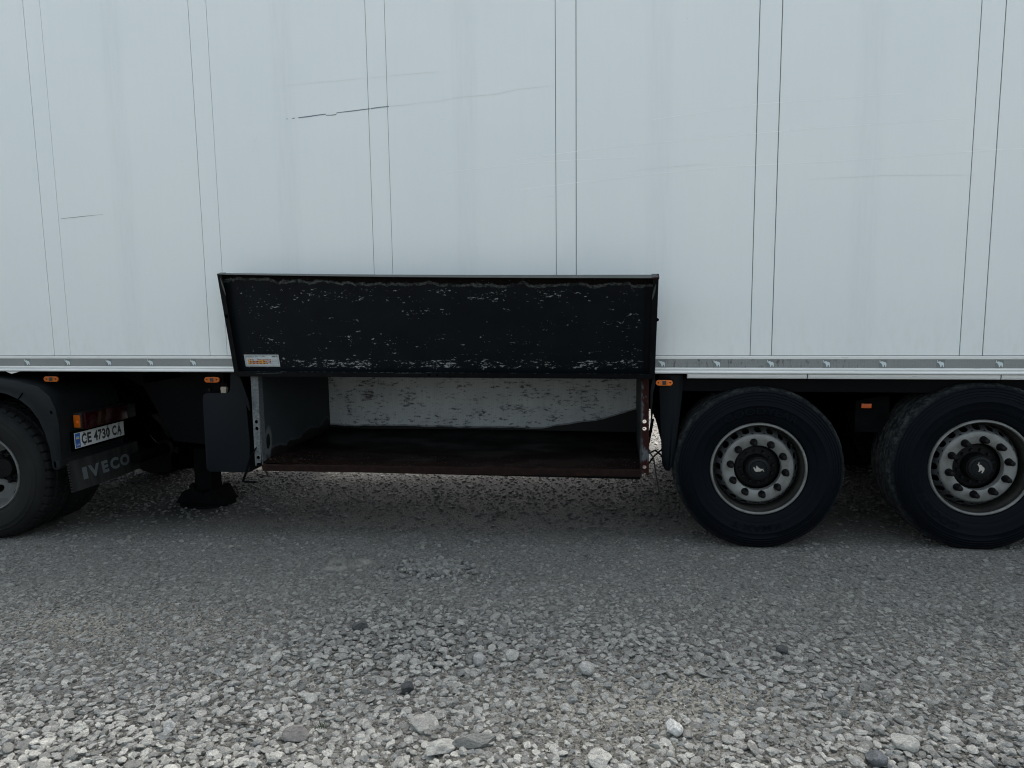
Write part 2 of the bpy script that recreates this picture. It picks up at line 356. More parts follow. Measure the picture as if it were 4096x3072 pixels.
MAT['fender'] = simple('dusty black fender plastic', (.0070, .0085, .0095), .6, var=.3, spec=.12, dirt=(.015, .0165, .0165), dirt_amt=.5, scale=3, bump=.1, bscale=120)
MAT['cream'] = simple('cream plastic cap', (.30, .25, .20), .5, var=.1)
MAT['rag'] = simple('dirty rag', (.175, .17, .152), .95, var=.25, dirt=(.10, .097, .088), dirt_amt=.75, scale=30, bump=.5, bscale=240, spec=.1)
MAT['twig'] = simple('dry twig', (.11, .10, .085), .9, var=.3, scale=40)
MAT['grass'] = simple('green grass blade', (.045, .07, .025), .7, var=.3)
MAT['scratch'] = simple('exposed grey scratch', (.14, .17, .20), .6, var=.1)
MAT['scratch2'] = simple('faint scratch', (.625, .655, .655), .6, var=.1)
MAT['scratch3'] = simple('pale scratch', (.86, .88, .88), .5, var=.03)
MAT['plain_white'] = simple('plain white wall', (.7, .71, .71), .4, var=.05, scale=1)
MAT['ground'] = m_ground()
MAT['stone'] = m_stone('grey limestone', (.17, .170, .160), (.45, .445, .410))
MAT['grit'] = m_stone('shade-darkened gritty fines', (.060, .059, .053), (.22, .214, .195), .3)  # small fill darkened to paint the shade between larger stones
MAT['loose'] = m_stone('loose pebbles', (.13, .13, .122), (.34, .335, .31), .3, .25)
MAT['stone_dark'] = m_stone('dark stone', (.06, .064, .068), (.085, .089, .09), .12)
MAT['stone_light'] = m_stone('pale stone', (.34, .34, .33), (.36, .36, .35), .8)
MAT['stone_white'] = m_stone('white stone', (.62, .61, .58), (.66, .65, .62), .3)
MAT['stone_brown'] = m_stone('brown-grey stone', (.16, .153, .146), (.18, .172, .165), .1)

# ------------------------------------------------------------------ geometry helpers
WORLD = {}
class MB:
    def __init__(s): s.v = []; s.f = []; s.m = []; s.uv = {}
    def add(s, vs, fs, m=0):
        o = len(s.v); s.v += [tuple(p) for p in vs]
        for q in fs: s.f.append(tuple(i+o for i in q)); s.m.append(m)
        return s
    def box(s, x0, x1, y0, y1, z0, z1, m=0):
        vs = [(x, y, z) for x in (x0, x1) for y in (y0, y1) for z in (z0, z1)]
        return s.add(vs, [(0, 1, 3, 2), (4, 6, 7, 5), (0, 4, 5, 1), (2, 3, 7, 6), (0, 2, 6, 4), (1, 5, 7, 3)], m)
    def prism(s, pts, a0, a1, axis='Y', m=0, caps=True):
        mk = {'Y': lambda p, a: (p[0], a, p[1]), 'X': lambda p, a: (a, p[0], p[1]), 'Z': lambda p, a: (p[0], p[1], a)}[axis]
        n = len(pts); vs = [mk(p, a0) for p in pts]+[mk(p, a1) for p in pts]
        fs = [(i, (i+1) % n, n+(i+1) % n, n+i) for i in range(n)]
        if caps: fs += [tuple(range(n))[::-1], tuple(range(n, 2*n))]
        return s.add(vs, fs, m)
    def holed(s, outer, holes, a0, a1, axis='Y', m=0):
        mk = {'Y': lambda p, a: (p[0], a, p[1]), 'X': lambda p, a: (a, p[0], p[1])}[axis]
        loops = [outer]+holes
        tris = tessellate_polygon([[Vector((p[0], p[1], 0)) for p in L] for L in loops])
        flat = [p for L in loops for p in L]; n = len(flat)
        vs = [mk(p, a0) for p in flat]+[mk(p, a1) for p in flat]
        fs = [tuple(q) for q in tris]+[tuple(i+n for i in q)[::-1] for q in tris]
        o = 0
        for L in loops:
            k = len(L)
            for i in range(k): fs.append((o+i, o+(i+1) % k, n+o+(i+1) % k, n+o+i))
            o += k
        return s.add(vs, fs, m)
    def tube(s, pts, rad, n=8, m=0, cap=True):
        pts = [Vector(p) for p in pts]; rings = []
        up = Vector((.13, .21, .97)).normalized()
        for i, p in enumerate(pts):
            d = (pts[min(i+1, len(pts)-1)]-pts[max(i-1, 0)]).normalized()
            a = d.cross(up)
            if a.length < .05: a = d.cross(Vector((1, 0, 0)))
            a.normalize(); b = d.cross(a)
            rr = rad[i] if isinstance(rad, (list, tuple)) else rad
            rings.append([p+rr*(math.cos(2*PI*k/n)*a+math.sin(2*PI*k/n)*b) for k in range(n)])
        vs = [q for R_ in rings for q in R_]; fs = []
        for i in range(len(rings)-1):
            for k in range(n): fs.append((i*n+k, i*n+(k+1) % n, (i+1)*n+(k+1) % n, (i+1)*n+k))
        if cap: fs += [tuple(range(n))[::-1], tuple(range((len(rings)-1)*n, len(rings)*n))]
        return s.add(vs, fs, m)
    def lathe(s, prof, n=64, m=0, fn=None, cx=0, cz=0, cy=0, close=False):
        k = len(prof); vs = []
        for i in range(n):
            a = 2*PI*i/n
            for j, (rr, y) in enumerate(prof):
                if fn: rr, y = fn(a, rr, y, j)
                vs.append((cx+rr*math.cos(a), cy+y, cz+rr*math.sin(a)))
        fs = []
        for i in range(n):
            for j in range(k-1 + (1 if close else 0)):
                a_, b_ = i*k+j, i*k+(j+1) % k; c_, d_ = ((i+1) % n)*k+(j+1) % k, ((i+1) % n)*k+j
                fs.append((a_, b_, c_, d_))
        return s.add(vs, fs, m)
    def map(s, fn): s.v = [tuple(fn(*p)) for p in s.v]; return s
    def mesh(s, name, mats, smooth=False, bevel=0, angle=35):
        me = bpy.data.meshes.new(name); me.from_pydata(s.v, [], s.f)
        mats = mats if isinstance(mats, (list, tuple)) else [mats]
        for q in mats: me.materials.append(MAT[q])
        me.polygons.foreach_set('material_index', s.m)
        bm = bmesh.new(); bm.from_mesh(me)
        bmesh.ops.recalc_face_normals(bm, faces=bm.faces)
        if bevel:
            es = [e for e in bm.edges if len(e.link_faces) == 2 and e.calc_face_angle(0) > math.radians(25)]
            bmesh.ops.bevel(bm, geom=es, offset=bevel, segments=2, profile=.7, affect='EDGES', clamp_overlap=True)
        bm.to_mesh(me); bm.free()
        if smooth or bevel:
            me.polygons.foreach_set('use_smooth', [True]*len(me.polygons))
            me.set_sharp_from_angle(angle=math.radians(angle))
        me.update(); return me

def link(name, me, parent=None, loc=None, rot=None, world=True):
    o = bpy.data.objects.new(name, me); C.objects.link(o)
    if parent is not None:
        o.parent = parent
        base = Vector(WORLD[parent.name])
        if world: o.location = Vector(loc or (0, 0, 0))-base; WORLD[o.name] = tuple(Vector(loc or (0, 0, 0)))
        else: o.location = loc or (0, 0, 0); WORLD[o.name] = tuple(base+Vector(loc or (0, 0, 0)))
    else:
        o.location = loc or (0, 0, 0); WORLD[o.name] = tuple(loc or (0, 0, 0))
    if rot: o.rotation_euler = rot
    return o
def tag(o, label=None, cat=None, group=None, kind=None):
    for k, v in (('label', label), ('category', cat), ('group', group), ('kind', kind)):
        if v: o[k] = v
    return o
def copy_tree(o, parent=None):
    c = o.copy(); C.objects.link(c)
    if parent is not None: c.parent = parent
    for ch in list(o.children): copy_tree(ch, c)
    return c
def circle(cx, cz, rr, n=16): return [(cx+rr*math.cos(2*PI*i/n), cz+rr*math.sin(2*PI*i/n)) for i in range(n)]
def stadium(x0, x1, z0, z1, n=8):
    rr = (z1-z0)/2; cz = (z0+z1)/2
    return [(x1-rr+rr*math.cos(a), cz+rr*math.sin(a)) for a in np.linspace(-PI/2, PI/2, n)]+[(x0+rr+rr*math.cos(a), cz+rr*math.sin(a)) for a in np.linspace(PI/2, 3*PI/2, n)]
def text_geo(txt, size, bold=0.0):
    cu = bpy.data.curves.new('t', 'FONT'); cu.body = txt; cu.size = size; cu.offset = bold; cu.resolution_u = 3
    ob = bpy.data.objects.new('t', cu); me = bpy.data.meshes.new_from_object(ob)
    vs = [tuple(v.co) for v in me.vertices]; fs = [tuple(p.vertices) for p in me.polygons]
    bpy.data.objects.remove(ob); bpy.data.curves.remove(cu); bpy.data.meshes.remove(me)
    return vs, fs
def fit_text(txt, x0, x1, z0, z1, bold=0.0):
    vs, fs = text_geo(txt, 1.0, bold)
    xs = [v[0] for v in vs]; ys = [v[1] for v in vs]
    sx = (x1-x0)/(max(xs)-min(xs)); sy = (z1-z0)/(max(ys)-min(ys))
    return [(x0+(v[0]-min(xs))*sx, z0+(v[1]-min(ys))*sy) for v in vs], fs

# ------------------------------------------------------------------ ground
def vnoise(x, y, seed=0):
    xi = np.floor(x).astype(np.int64); yi = np.floor(y).astype(np.int64); fx = x-xi; fy = y-yi
    fx = fx*fx*(3-2*fx); fy = fy*fy*(3-2*fy)
    def h(a, b):
        k = (a*374761393+b*668265263+seed*982451653) & 0xffffffff
        k = ((k ^ (k >> 13))*1274126177) & 0xffffffff
        return ((k ^ (k >> 16)) & 0xffff)/65535.0
    return (h(xi, yi)*(1-fx)+h(xi+1, yi)*fx)*(1-fy)+(h(xi, yi+1)*(1-fx)+h(xi+1, yi+1)*fx)*fy
def slope(x): return .027*(np.clip(x, -9, 7)-.87)
def looseness(x, y):
    g = lambda cx, cy, sx, sy: np.exp(-(((x-cx)/sx)**2+((y-cy)/sy)**2))
    L = .95*g(-2.3, -2.6, 1.0, .65)+1.0*g(1.35, -2.45, 1.0, .6)+.85*g(-.6, -2.6, .9, .42)+.9*g(-1.0, -1.4, .62, .36)+.5*g(.6, -1.5, .8, .28)
    L = L+.4*(vnoise(x*1.7+9, y*1.7+3, 5)-.5)+.25*(vnoise(x*4+9, y*4+3, 6)-.5)+.55*np.clip((-y-2.3)/.7, 0, 1)
    return np.clip(L, 0, 1)
def dustiness(x, y):
    g = lambda cx, cy, sx, sy: np.exp(-(((x-cx)/sx)**2+((y-cy)/sy)**2))
    D = g(.25, -1.78, .75, .26)+.9*g(-2.7, -1.25, .9, .36)+.6*g(1.9, -1.35, .7, .22)+.5*g(-1.5, -1.75, .5, .15)
    return np.clip(D*(.55+.9*vnoise(x*3+4, y*3+8, 41)), 0, 1)
def height(x, y):
    x = np.asarray(x, float); y = np.asarray(y, float)
    near = np.clip((-y-.25)/.8, 0, 1)
    h = slope(x)+(vnoise(x*.9, y*.9, 1)-.5)*.03*near+(vnoise(x*3.1, y*3.1, 2)-.5)*.014*(.35+.65*near)
    L = looseness(x, y)
    h = h+(vnoise(x*9, y*9, 3)-.5)*(.006+.012*L)+(vnoise(x*24, y*24, 4)-.5)*(.003+.006*L)+(vnoise(x*60, y*60, 7)-.5)*.0025
    return h
xs = np.concatenate([-np.geomspace(260, 8.2, 26), np.arange(-8, -5.2, .06), np.arange(-5.2, 3.6, .0125), np.arange(3.6, 7, .06), np.geomspace(7.2, 260, 26)])
ys = np.concatenate([-np.geomspace(260, 4.8, 22), np.arange(-4.6, -2.9, .05), np.arange(-2.9, .4, .0125), np.arange(.4, 6, .05), np.geomspace(6.2, 260, 26)])
XX, YY = np.meshgrid(xs, ys); HH = height(XX, YY)
nx, ny = len(xs), len(ys)
me = bpy.data.meshes.new('ground')
me.vertices.add(nx*ny); me.vertices.foreach_set('co', np.stack([XX, YY, HH], -1).reshape(-1).astype(np.float32))
idx = np.arange(nx*ny).reshape(ny, nx)
q = np.stack([idx[:-1, :-1], idx[:-1, 1:], idx[1:, 1:], idx[1:, :-1]], -1).reshape(-1, 4)
me.loops.add(q.size); me.loops.foreach_set('vertex_index', q.reshape(-1).astype(np.int32))
me.polygons.add(len(q)); me.polygons.foreach_set('loop_start', (np.arange(len(q))*4).astype(np.int32)); me.polygons.foreach_set('loop_total', np.full(len(q), 4, np.int32))
at = me.attributes.new('dust', 'FLOAT', 'POINT'); at.data.foreach_set('value', dustiness(XX, YY).ravel().astype(np.float32))
me.polygons.foreach_set('use_smooth', [True]*len(q)); me.materials.append(MAT['ground']); me.update(); me.validate()
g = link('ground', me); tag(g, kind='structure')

# ------------------------------------------------------------------ stones
def stone_mesh(name, seed, sub=3, flat=.62, planes=13, lo=.62, hi=.92, rough=.05, mat='stone', elong=1.25):
    rr = random.Random(seed); bm = bmesh.new(); bmesh.ops.create_icosphere(bm, subdivisions=sub, radius=1.0)
    pl = []
    for _ in range(planes):
        n_ = Vector((rr.gauss(0, 1), rr.gauss(0, 1), rr.gauss(0, 1))).normalized(); pl.append((n_, rr.uniform(lo, hi)))
    ph = [rr.uniform(0, 6.28) for _ in range(6)]; ex = rr.uniform(.9, elong)
    for v in bm.verts:
        p = v.co.copy()
        for n_, d in pl:
            k = p.dot(n_)
            if k > d: p -= n_*(k-d)*.985
        p *= 1+rough*(math.sin(3*p.x+ph[0])*math.sin(3.5*p.y+ph[1])+.6*math.sin(7*p.z+ph[2])*math.sin(6*p.x+ph[3]))
        v.co = Vector((p.x*ex, p.y/ex**.5, p.z*flat))
    m_ = bpy.data.meshes.new(name); bm.to_mesh(m_); bm.free()
    m_.polygons.foreach_set('use_smooth', [True]*len(m_.polygons)); m_.set_sharp_from_angle(angle=math.radians(24 if sub < 4 else 18)); m_.materials.append(MAT[mat]); return m_

protos = bpy.data.collections.new('stone_shapes')
for i in range(16):
    flat = [.46, .56, .66, .38][i % 4]; pl = [9, 13, 18, 11][(i//4) % 4]
    o = bpy.data.objects.new('stone_shape', stone_mesh('stone_shape', 100+i, 3, flat, pl, .50 if i % 3 else .66, .93, .04))
    protos.objects.link(o)

for i in range(6):
    o = bpy.data.objects.new('stone_shape', stone_mesh('stone_shape', 160+i, 2, [.5, .65, .8][i % 3], 9, .52, .93, .04, 'grit'))
    protos.objects.link(o)

for i in range(5):
    o = bpy.data.objects.new('stone_shape', stone_mesh('stone_shape', 180+i, 3, [.6, .75, .8, .55, .7][i], 12, .6, .93, .04, 'loose'))
    protos.objects.link(o)

def jitter(x0, x1, y0, y1, sp, amt=.5):
    a = np.arange(x0, x1, sp); b = np.arange(y0, y1, sp); X, Y = np.meshgrid(a, b); X = X+(np.arange(len(b)) % 2)[:, None]*sp/2
    X = X+(rng.random(X.shape)-.5)*2*amt*sp; Y = Y+(rng.random(Y.shape)-.5)*2*amt*sp
    return X.ravel(), Y.ravel()
P, SC, ID, RT = [], [], [], []
def scatter(x, y, s, lift, lo=0, hi=16):
    h = height(x, y); P.append(np.stack([x, y, h+lift], -1)); n = len(x)
    SC.append(np.stack([s*(1+(rng.random(n)-.5)*.5), s*(1+(rng.random(n)-.5)*.5), s*(.75+rng.random(n)*.5)], -1))
    RT.append(np.stack([(rng.random(n)-.5)*.7, (rng.random(n)-.5)*.7, rng.random(n)*6.283], -1)); ID.append(rng.integers(lo, hi, n))
# near field, three sizes: large loose stones, middling ones, small ones; semi-axis = s
x, y = jitter(-5.6, 4.2, -3.4, .0, .066); L = looseness(x, y)
k = rng.random(len(x)) < (.10+.85*L)*np.clip((-y-.85)/.5, 0.0, 1); x, y, L = x[k], y[k], L[k]
s = .015+.011*rng.random(len(x))**2.2+.004*L; scatter(x, y, s, s*(-.10+.45*L+.3*rng.random(len(x))))
x, y = jitter(-5.6, 4.2, -3.4, .15, .0335); L = looseness(x, y)
k = rng.random(len(x)) < (1-.55*dustiness(x, y))*np.clip((.80+.5*L)*np.clip((-y+.15)/.9, .30, 1), 0, 1); x, y, L = x[k], y[k], L[k]
s = .0125+.0095*rng.random(len(x)); scatter(x, y, s, s*(-.27-.10*np.clip((y+1.2)/.7, 0, 1)+.55*L+.28*rng.random(len(x))))
x, y = jitter(-5.6, 4.2, -3.4, .35, .0215); L = looseness(x, y)
k = rng.random(len(x)) < (1-.6*dustiness(x, y))*np.clip(.55+.5*L-.15*np.clip((y+1.1)/.6, 0, 1), 0, 1); x, y, L = x[k], y[k], L[k]
s = .0060+.0058*rng.random(len(x)); scatter(x, y, s, s*(-.30+.5*L+.45*rng.random(len(x))), 12, 22)
x, y = jitter(-4.2, 3.0, -3.0, -.9, .0150); k = rng.random(len(x)) < .55; x, y = x[k], y[k]
s = .0028+.003*rng.random(len(x)); scatter(x, y, s, s*(.1+.4*rng.random(len(x))), 16, 22)
# little heap of pebbles in front of the open box
n = 340; a = rng.normal(size=(n, 2)); x = -1.10+a[:, 0]*.10; y = -.44+a[:, 1]*.062; s = .011+.009*rng.random(n); scatter(x, y, s, s*.75, 22, 27)
n = 90; a = rng.normal(size=(n, 2)); x = -.98+a[:, 0]*.20; y = -.56+a[:, 1]*.05; s = .009+.008*rng.random(n); scatter(x, y, s, s*.3, 22, 27)
# loose pebbles lying on the packed lane
n = 2600; x = rng.random(n)*9.6-5.5; y = -1.25+1.35*rng.random(n); k = vnoise(x*1.6, y*1.6, 31) > rng.random(n)*.9; x, y = x[k], y[k]; s = .006+.011*rng.random(len(x))**2.5; scatter(x, y, s, s*.35, 22, 27)
# under and beyond the trailer
x, y = jitter(-7, 4.5, .3, 4.6, .040); k = rng.random(len(x)) < .75*np.clip((y-.2)/.7, .2, 1); x, y = x[k], y[k]
s = .008+.011*rng.random(len(x))**1.5; scatter(x, y, s, s*(.0+.35*rng.random(len(x))))
x, y = jitter(-7.5, 4.5, 4.6, 9.5, .11); k = rng.random(len(x)) < .6; x, y = x[k], y[k]
s = .018+.02*rng.random(len(x)); scatter(x, y, s, s*.2)
P = np.concatenate(P).astype(np.float32); SC = np.concatenate(SC).astype(np.float32); RT = np.concatenate(RT).astype(np.float32); ID = np.concatenate(ID).astype(np.int32)
# tyre contact patches stay clear
keep = np.ones(len(P), bool)
keep &= ((P[:, 0]+1.655)/.165)**2+((P[:, 1]+.415)/.105)**2 > 1
for cx, hw in ((-4.544, .22), (.873, .16), (2.147, .16)):
    keep &= ~((abs(P[:, 0]-cx) < hw) & (P[:, 1] > -.06) & (P[:, 1] < .5) & (SC[:, 2] > .007))
P, SC, RT, ID = P[keep], SC[keep], RT[keep], ID[keep]
me = bpy.data.meshes.new('gravel'); me.vertices.add(len(P)); me.vertices.foreach_set('co', P.reshape(-1))
for nm, ty, ar in (('scl', 'FLOAT_VECTOR', SC), ('rot', 'FLOAT_VECTOR', RT)):
    at = me.attributes.new(nm, ty, 'POINT'); at.data.foreach_set('vector', ar.reshape(-1))
at = me.attributes.new('idx', 'INT', 'POINT'); at.data.foreach_set('value', ID)
me.materials.append(MAT['stone'])
gravel = link('gravel', me); tag(gravel, kind='stuff')
ng = bpy.data.node_groups.new('scatter stones', 'GeometryNodeTree')
ng.interface.new_socket('Geometry', in_out='INPUT', socket_type='NodeSocketGeometry'); ng.interface.new_socket('Geometry', in_out='OUTPUT', socket_type='NodeSocketGeometry')
N = ng.nodes; gi = N.new('NodeGroupInput'); go = N.new('NodeGroupOutput')
ci = N.new('GeometryNodeCollectionInfo'); ci.inputs['Collection'].default_value = protos; ci.inputs['Separate Children'].default_value = True; ci.inputs['Reset Children'].default_value = True
ip = N.new('GeometryNodeInstanceOnPoints'); ip.inputs['Pick Instance'].default_value = True
def attr(nm, ty):
    a = N.new('GeometryNodeInputNamedAttribute'); a.data_type = ty; a.inputs['Name'].default_value = nm; return a.outputs['Attribute']
lk = ng.links.new
lk(gi.outputs[0], ip.inputs['Points']); lk(ci.outputs[0], ip.inputs['Instance']); lk(attr('idx', 'INT'), ip.inputs['Instance Index'])
e2r = N.new('FunctionNodeEulerToRotation'); lk(attr('rot', 'FLOAT_VECTOR'), e2r.inputs[0]); lk(e2r.outputs[0], ip.inputs['Rotation']); lk(attr('scl', 'FLOAT_VECTOR'), ip.inputs['Scale'])
lk(ip.outputs[0], go.inputs[0])
md = gravel.modifiers.new('stones', 'NODES'); md.node_group = ng

def hgt(x, y): return float(height(np.array([x]), np.array([y]))[0])
def hero(name, x, y, s, mat, label, seed, flat=.75, planes=12, lo=.6, rot=0, lift=.55, ex=1.2, sx=1, sy=1, rough=.05):
    o = link(name, stone_mesh(name, seed, 4, flat, planes, lo, .93, rough, mat, ex), None, (x, y, hgt(x, y)+s*flat*lift))
    o.scale = (s*sx, s*sy, s); o.rotation_euler = (.1, .05, rot); tag(o, label, 'stone'); return o


# ------------------------------------------------------------------ the semi-trailer
TX, TY = -1.8, 1.27
trailer = link('semi_trailer', None, None, (TX, TY, 0))
tag(trailer, 'long white box semi-trailer with the lid of its underfloor pallet box folded up', 'trailer')
def tp(name, mb, mats, smooth=False, bevel=0, parent=None, angle=35):
    """part whose mesh is written in world metres"""
    p = parent or trailer
    return link(name, mb.mesh(name, mats, smooth, bevel, angle), p, (0, 0, 0))
X0, STEP, SW = -3.9157, 1.17899, .12452
XL, XR, ZT, ZB = -8.62, 4.95, 3.93, 1.2100
for k in range(-4, 8):
    gl = .0028 if k < 3 else .0050
    a = X0+k*STEP
    tp('joint_strip', MB().box(a+gl/2, a+SW-gl/2, .0008, .012, ZB, ZT), 'panel', bevel=.0012)
    b0, b1 = a+SW+gl/2, a+STEP-gl/2
    if k == 7: b1 = XR-.06
    if b1 > b0+.05: tp('side_panel', MB().box(b0, b1, 0, .012, ZB, ZT), 'panel', bevel=.0012)
tp('side_panel', MB().box(XL+.05, X0-4*STEP-.003, 0, .012, ZB, ZT), 'panel', bevel=.0012)
tp('panel_backing', MB().box(XL+.04, XR-.05, .0045, .06, 1.2065, ZT-.002), 'gap')
tp('roof', MB().box(XL, XR, -.004, 2.55, 3.934, 4.0), 'alu', bevel=.01)
tp('front_wall', MB().box(XL, XL+.038, .0, 2.54, 1.12, 3.93), 'plain_white', bevel=.004)
tp('far_wall', MB().box(XL+.04, XR-.05, 2.49, 2.54, 1.12, 3.93), 'plain_white')
for a, b in ((.02, 1.265), (1.275, 2.52)): tp('rear_door', MB().box(XR-.048, XR, a, b, 1.22, 3.92), 'plain_white', bevel=.006)
tp('floor_slab', MB().box(XL+.02, XR-.02, .062, 2.48, 1.10, 1.19), 'blackdusty')
# bottom rail: an extruded section along the whole side
rail = [(.012, 1.2062), (-.003, 1.2062), (-.0045, 1.2045), (-.0045, 1.1895), (-.0015, 1.188), (-.0015, 1.1345), (-.005, 1.1325), (-.006, 1.1245), (-.001, 1.1225), (-.001, 1.1155),
        (-.006, 1.1145), (-.0105, 1.1105), (-.011, 1.1035), (-.008, 1.0985), (-.003, 1.0962), (.05, 1.0962), (.05, 1.12), (.012, 1.12)]
tp('side_rail', MB().prism(rail, XL, XR, 'X'), 'alu', smooth=True, angle=25)
tape = tp('reflective_tape', MB().box(XL+.02, XR-.02, -.0024, -.0010, 1.1355, 1.1870), 'tape')
ele = [(-.020, .019), (-.017, .021), (-.0155, .0165), (-.016, .012), (-.012, .0105), (-.007, .013), (.000, .012), (.003, .009), (.011, .008), (.017, .004), (.0195, -.003), (.0195, -.012), (.0185, -.021), (.0135, -.021),
       (.0130, -.013), (.0105, -.0095), (.0065, -.0105), (.0055, -.015), (.0035, -.021), (-.001, -.021), (-.0015, -.014), (-.005, -.006), (-.009, .000), (-.013, .003), (-.020, .0075), (-.0235, .0072), (-.0195, .0095), (-.0185, .0125), (-.0195, .016)]
def ele_mesh(nm, sc=1.0, m='emblem', th=.0012): return MB().prism([(a*sc, b*sc) for a, b in ele], -th/2, th/2).mesh(nm, m)
em = ele_mesh('elephant_emblem'); pm = MB().box(-.024, .022, -.0002, .0002, -.0245, .0245).mesh('emblem_patch', 'emblem_bg')
ex_ = [-4.134+.3176*i for i in range(-14, 5)]+[-2.545, -2.227, -1.909, -1.59, -1.272, -.954, -.636, -.318, -.0, .275, .606, .921, 1.245, 1.562, 1.88, 2.197, 2.517, 2.837, 3.157, 3.477, 3.797, 4.117, 4.437]
for i, x in enumerate(ex_):
    link('emblem_patch', pm, tape, (x, -.0027, 1.1615)); link('elephant_emblem', em, tape, (x-.001, -.0036, 1.1625))
# slim lower rail over the axles
for a, b in ((.431, 1.135), (1.142, 2.21), (2.217, 3.4), (3.407, 4.9)):
    tp('lower_rail', MB().prism([(.002, 1.094), (.002, 1.078), (.006, 1.069), (.014, 1.066), (.05, 1.066), (.05, 1.094)], a, b, 'X'), 'alu', smooth=True)
tp('side_beam', MB().prism([(.085, 1.064), (.085, .978), (.105, .972), (.16, .972), (.16, 1.064)], .40, 4.9, 'X'), 'beam', smooth=True)
tp('torn_trim', MB().prism([(-4.31, 1.0955), (-4.265, 1.080), (-4.235, 1.086), (-4.20, 1.0955)], -.006, -.004), 'alu')
# scratches in the side
def ribbon(pts, wid):
    mb = MB(); n = len(pts); vs = []
    for i, (x, z) in enumerate(pts):
        wz = wid[i] if isinstance(wid, list) else wid
        vs += [(x, -.0011, z-wz/2), (x, -.0011, z+wz/2)]
    return mb.add(vs, [(2*i, 2*i+2, 2*i+3, 2*i+1) for i in range(n-1)])
for pts, wd, mt in (([(-2.108, 2.729), (-2.095, 2.73)], .003, 'scratch'), ([(-2.066, 2.7305), (-2.050, 2.732)], .005, 'scratch'),
                    ([(-2.025, 2.733), (-1.95, 2.738), (-1.90, 2.743), (-1.843, 2.747), (-1.838, 2.740), (-1.80, 2.739), (-1.772, 2.741), (-1.767, 2.752), (-1.66, 2.758), (-1.5475, 2.766)], [.006, .007, .006, .006, .004, .005, .005, .004, .006, .005], 'scratch'),
                    ([(-1.5435, 2.7665), (-1.48, 2.772), (-1.4235, 2.774)], .005, 'scratch'),
                    ([(-1.418, 2.7745), (-1.30, 2.779), (-1.18, 2.789)], [.003, .002, .001], 'scratch2'), ([(-1.18, 2.782), (-.95, 2.808), (-.75, 2.812), (-.60, 2.835), (-.385, 2.845)], [.001, .002, .002, .002, .001], 'scratch2'),
                    ([(-3.77, 2.148), (-3.62, 2.158), (-3.45, 2.168)], [.002, .003, .001], 'scratch'), ([(-2.31, 2.63), (-2.335, 2.595), (-2.33, 2.565), (-2.35, 2.53)], .003, 'scratch2'),
                    ([(.07, 2.322), (.16, 2.333), (.25, 2.338), (.37, 2.345), (.55, 2.352)], [.0006, .0016, .001, .0016, .0006], 'scratch2'), ([(-.62, 2.42), (-.1, 2.47), (.5, 2.50), (1.1, 2.53), (1.9, 2.55)], .0016, 'scratch3'), ([(-.6, 2.24), (.0, 2.29), (.55, 2.33), (1.2, 2.34), (2.1, 2.37), (2.7, 2.375)], .0016, 'scratch3'), ([(.2, 2.62), (.8, 2.68), (1.6, 2.70)], .0014, 'scratch3'), ([(-1.1, 2.36), (-.5, 2.40), (.1, 2.41)], .0014, 'scratch3'), ([(-2.2, 2.93), (-1.6, 2.95), (-1.1, 2.965)], .0014, 'scratch2'), ([(1.1, 2.24), (1.5, 2.25), (2.0, 2.235)], [.001, .002, .001], 'scratch2'),
                    ([(-.47, 2.185), (-.42, 2.192), (-.36, 2.195)], [.001, .003, .001], 'scratch2')):
    tp('scratch', ribbon(pts, wd), mt)

# ---- marker lamps
def lamp(x0, x1, z0, z1, y, bracket):
    e = link('marker_lamp', None, trailer, ((x0+x1)/2, y, (z0+z1)/2))
    if bracket: tp('lamp_bracket', MB().box((x0+x1)/2-.042, (x0+x1)/2+.042, y+.012, y+.018, z1-.01, 1.096), 'blackdusty', parent=e)
    tp('lamp_housing', MB().prism(stadium(x0-.004, x1+.004, z0-.004, z1+.004), y-.002, y+.014), 'black', parent=e, smooth=True)
    cx, cz = (x0+x1)/2, (z0+z1)/2
    hs = [circle(cx-.036, cz, .0048, 10), circle(cx+.036, cz, .0048, 10)]
    tp('lens', MB().holed(stadium(x0, x1, z0, z1), hs, y-.014, y-.0022), 'amber3' if bracket else 'amber', parent=e, bevel=.0015)
    tp('lamp_module', MB().box(cx-.012, cx+.012, y-.0165, y-.010, cz-.0125, cz+.0125), 'ink', parent=e, bevel=.002)
lamp(-4.034, -3.919, 1.021, 1.059, .03, True); lamp(-2.802, -2.692, 1.022, 1.060, .03, True); lamp(.240, .344, 1.020, 1.054, .03, False)
e = link('side_reflector', None, trailer, (1.562, .25, .87))
tp('reflector_lens', MB().box(1.532, 1.592, .244, .252, .855, .883), 'amber2', parent=e, bevel=.002)
tp('reflector_bracket', MB().holed([(1.50, .70), (1.50, .90), (1.64, .93), (1.70, .93), (1.70, .62), (1.64, .62), (1.64, .70)], [], .2525, .262), 'blackdusty', parent=e)

# ---- plastic water tank in front of the box
tank = [(-2.853, .905), (-2.845, .932), (-2.825, .942), (-2.68, .944), (-2.655, .950), (-2.645, .968), (-2.634, 1.090), (-2.560, 1.092), (-2.526, .83), (-2.518, .60), (-2.530, .40), (-2.545, .383), (-2.836, .382), (-2.858, .405)]
wt = link('water_tank', None, trailer, (-2.69, .06, .382))
tp('tank_body', MB().prism(tank, .06, .62), 'navy', parent=wt, bevel=.014, angle=50)
tp('tank_cap', MB().prism([(-2.717, .942), (-2.680, .942), (-2.680, .966), (-2.675, .972), (-2.677, .984), (-2.714, .986), (-2.719, .980)], .07, .10), 'cream', parent=wt, bevel=.003)
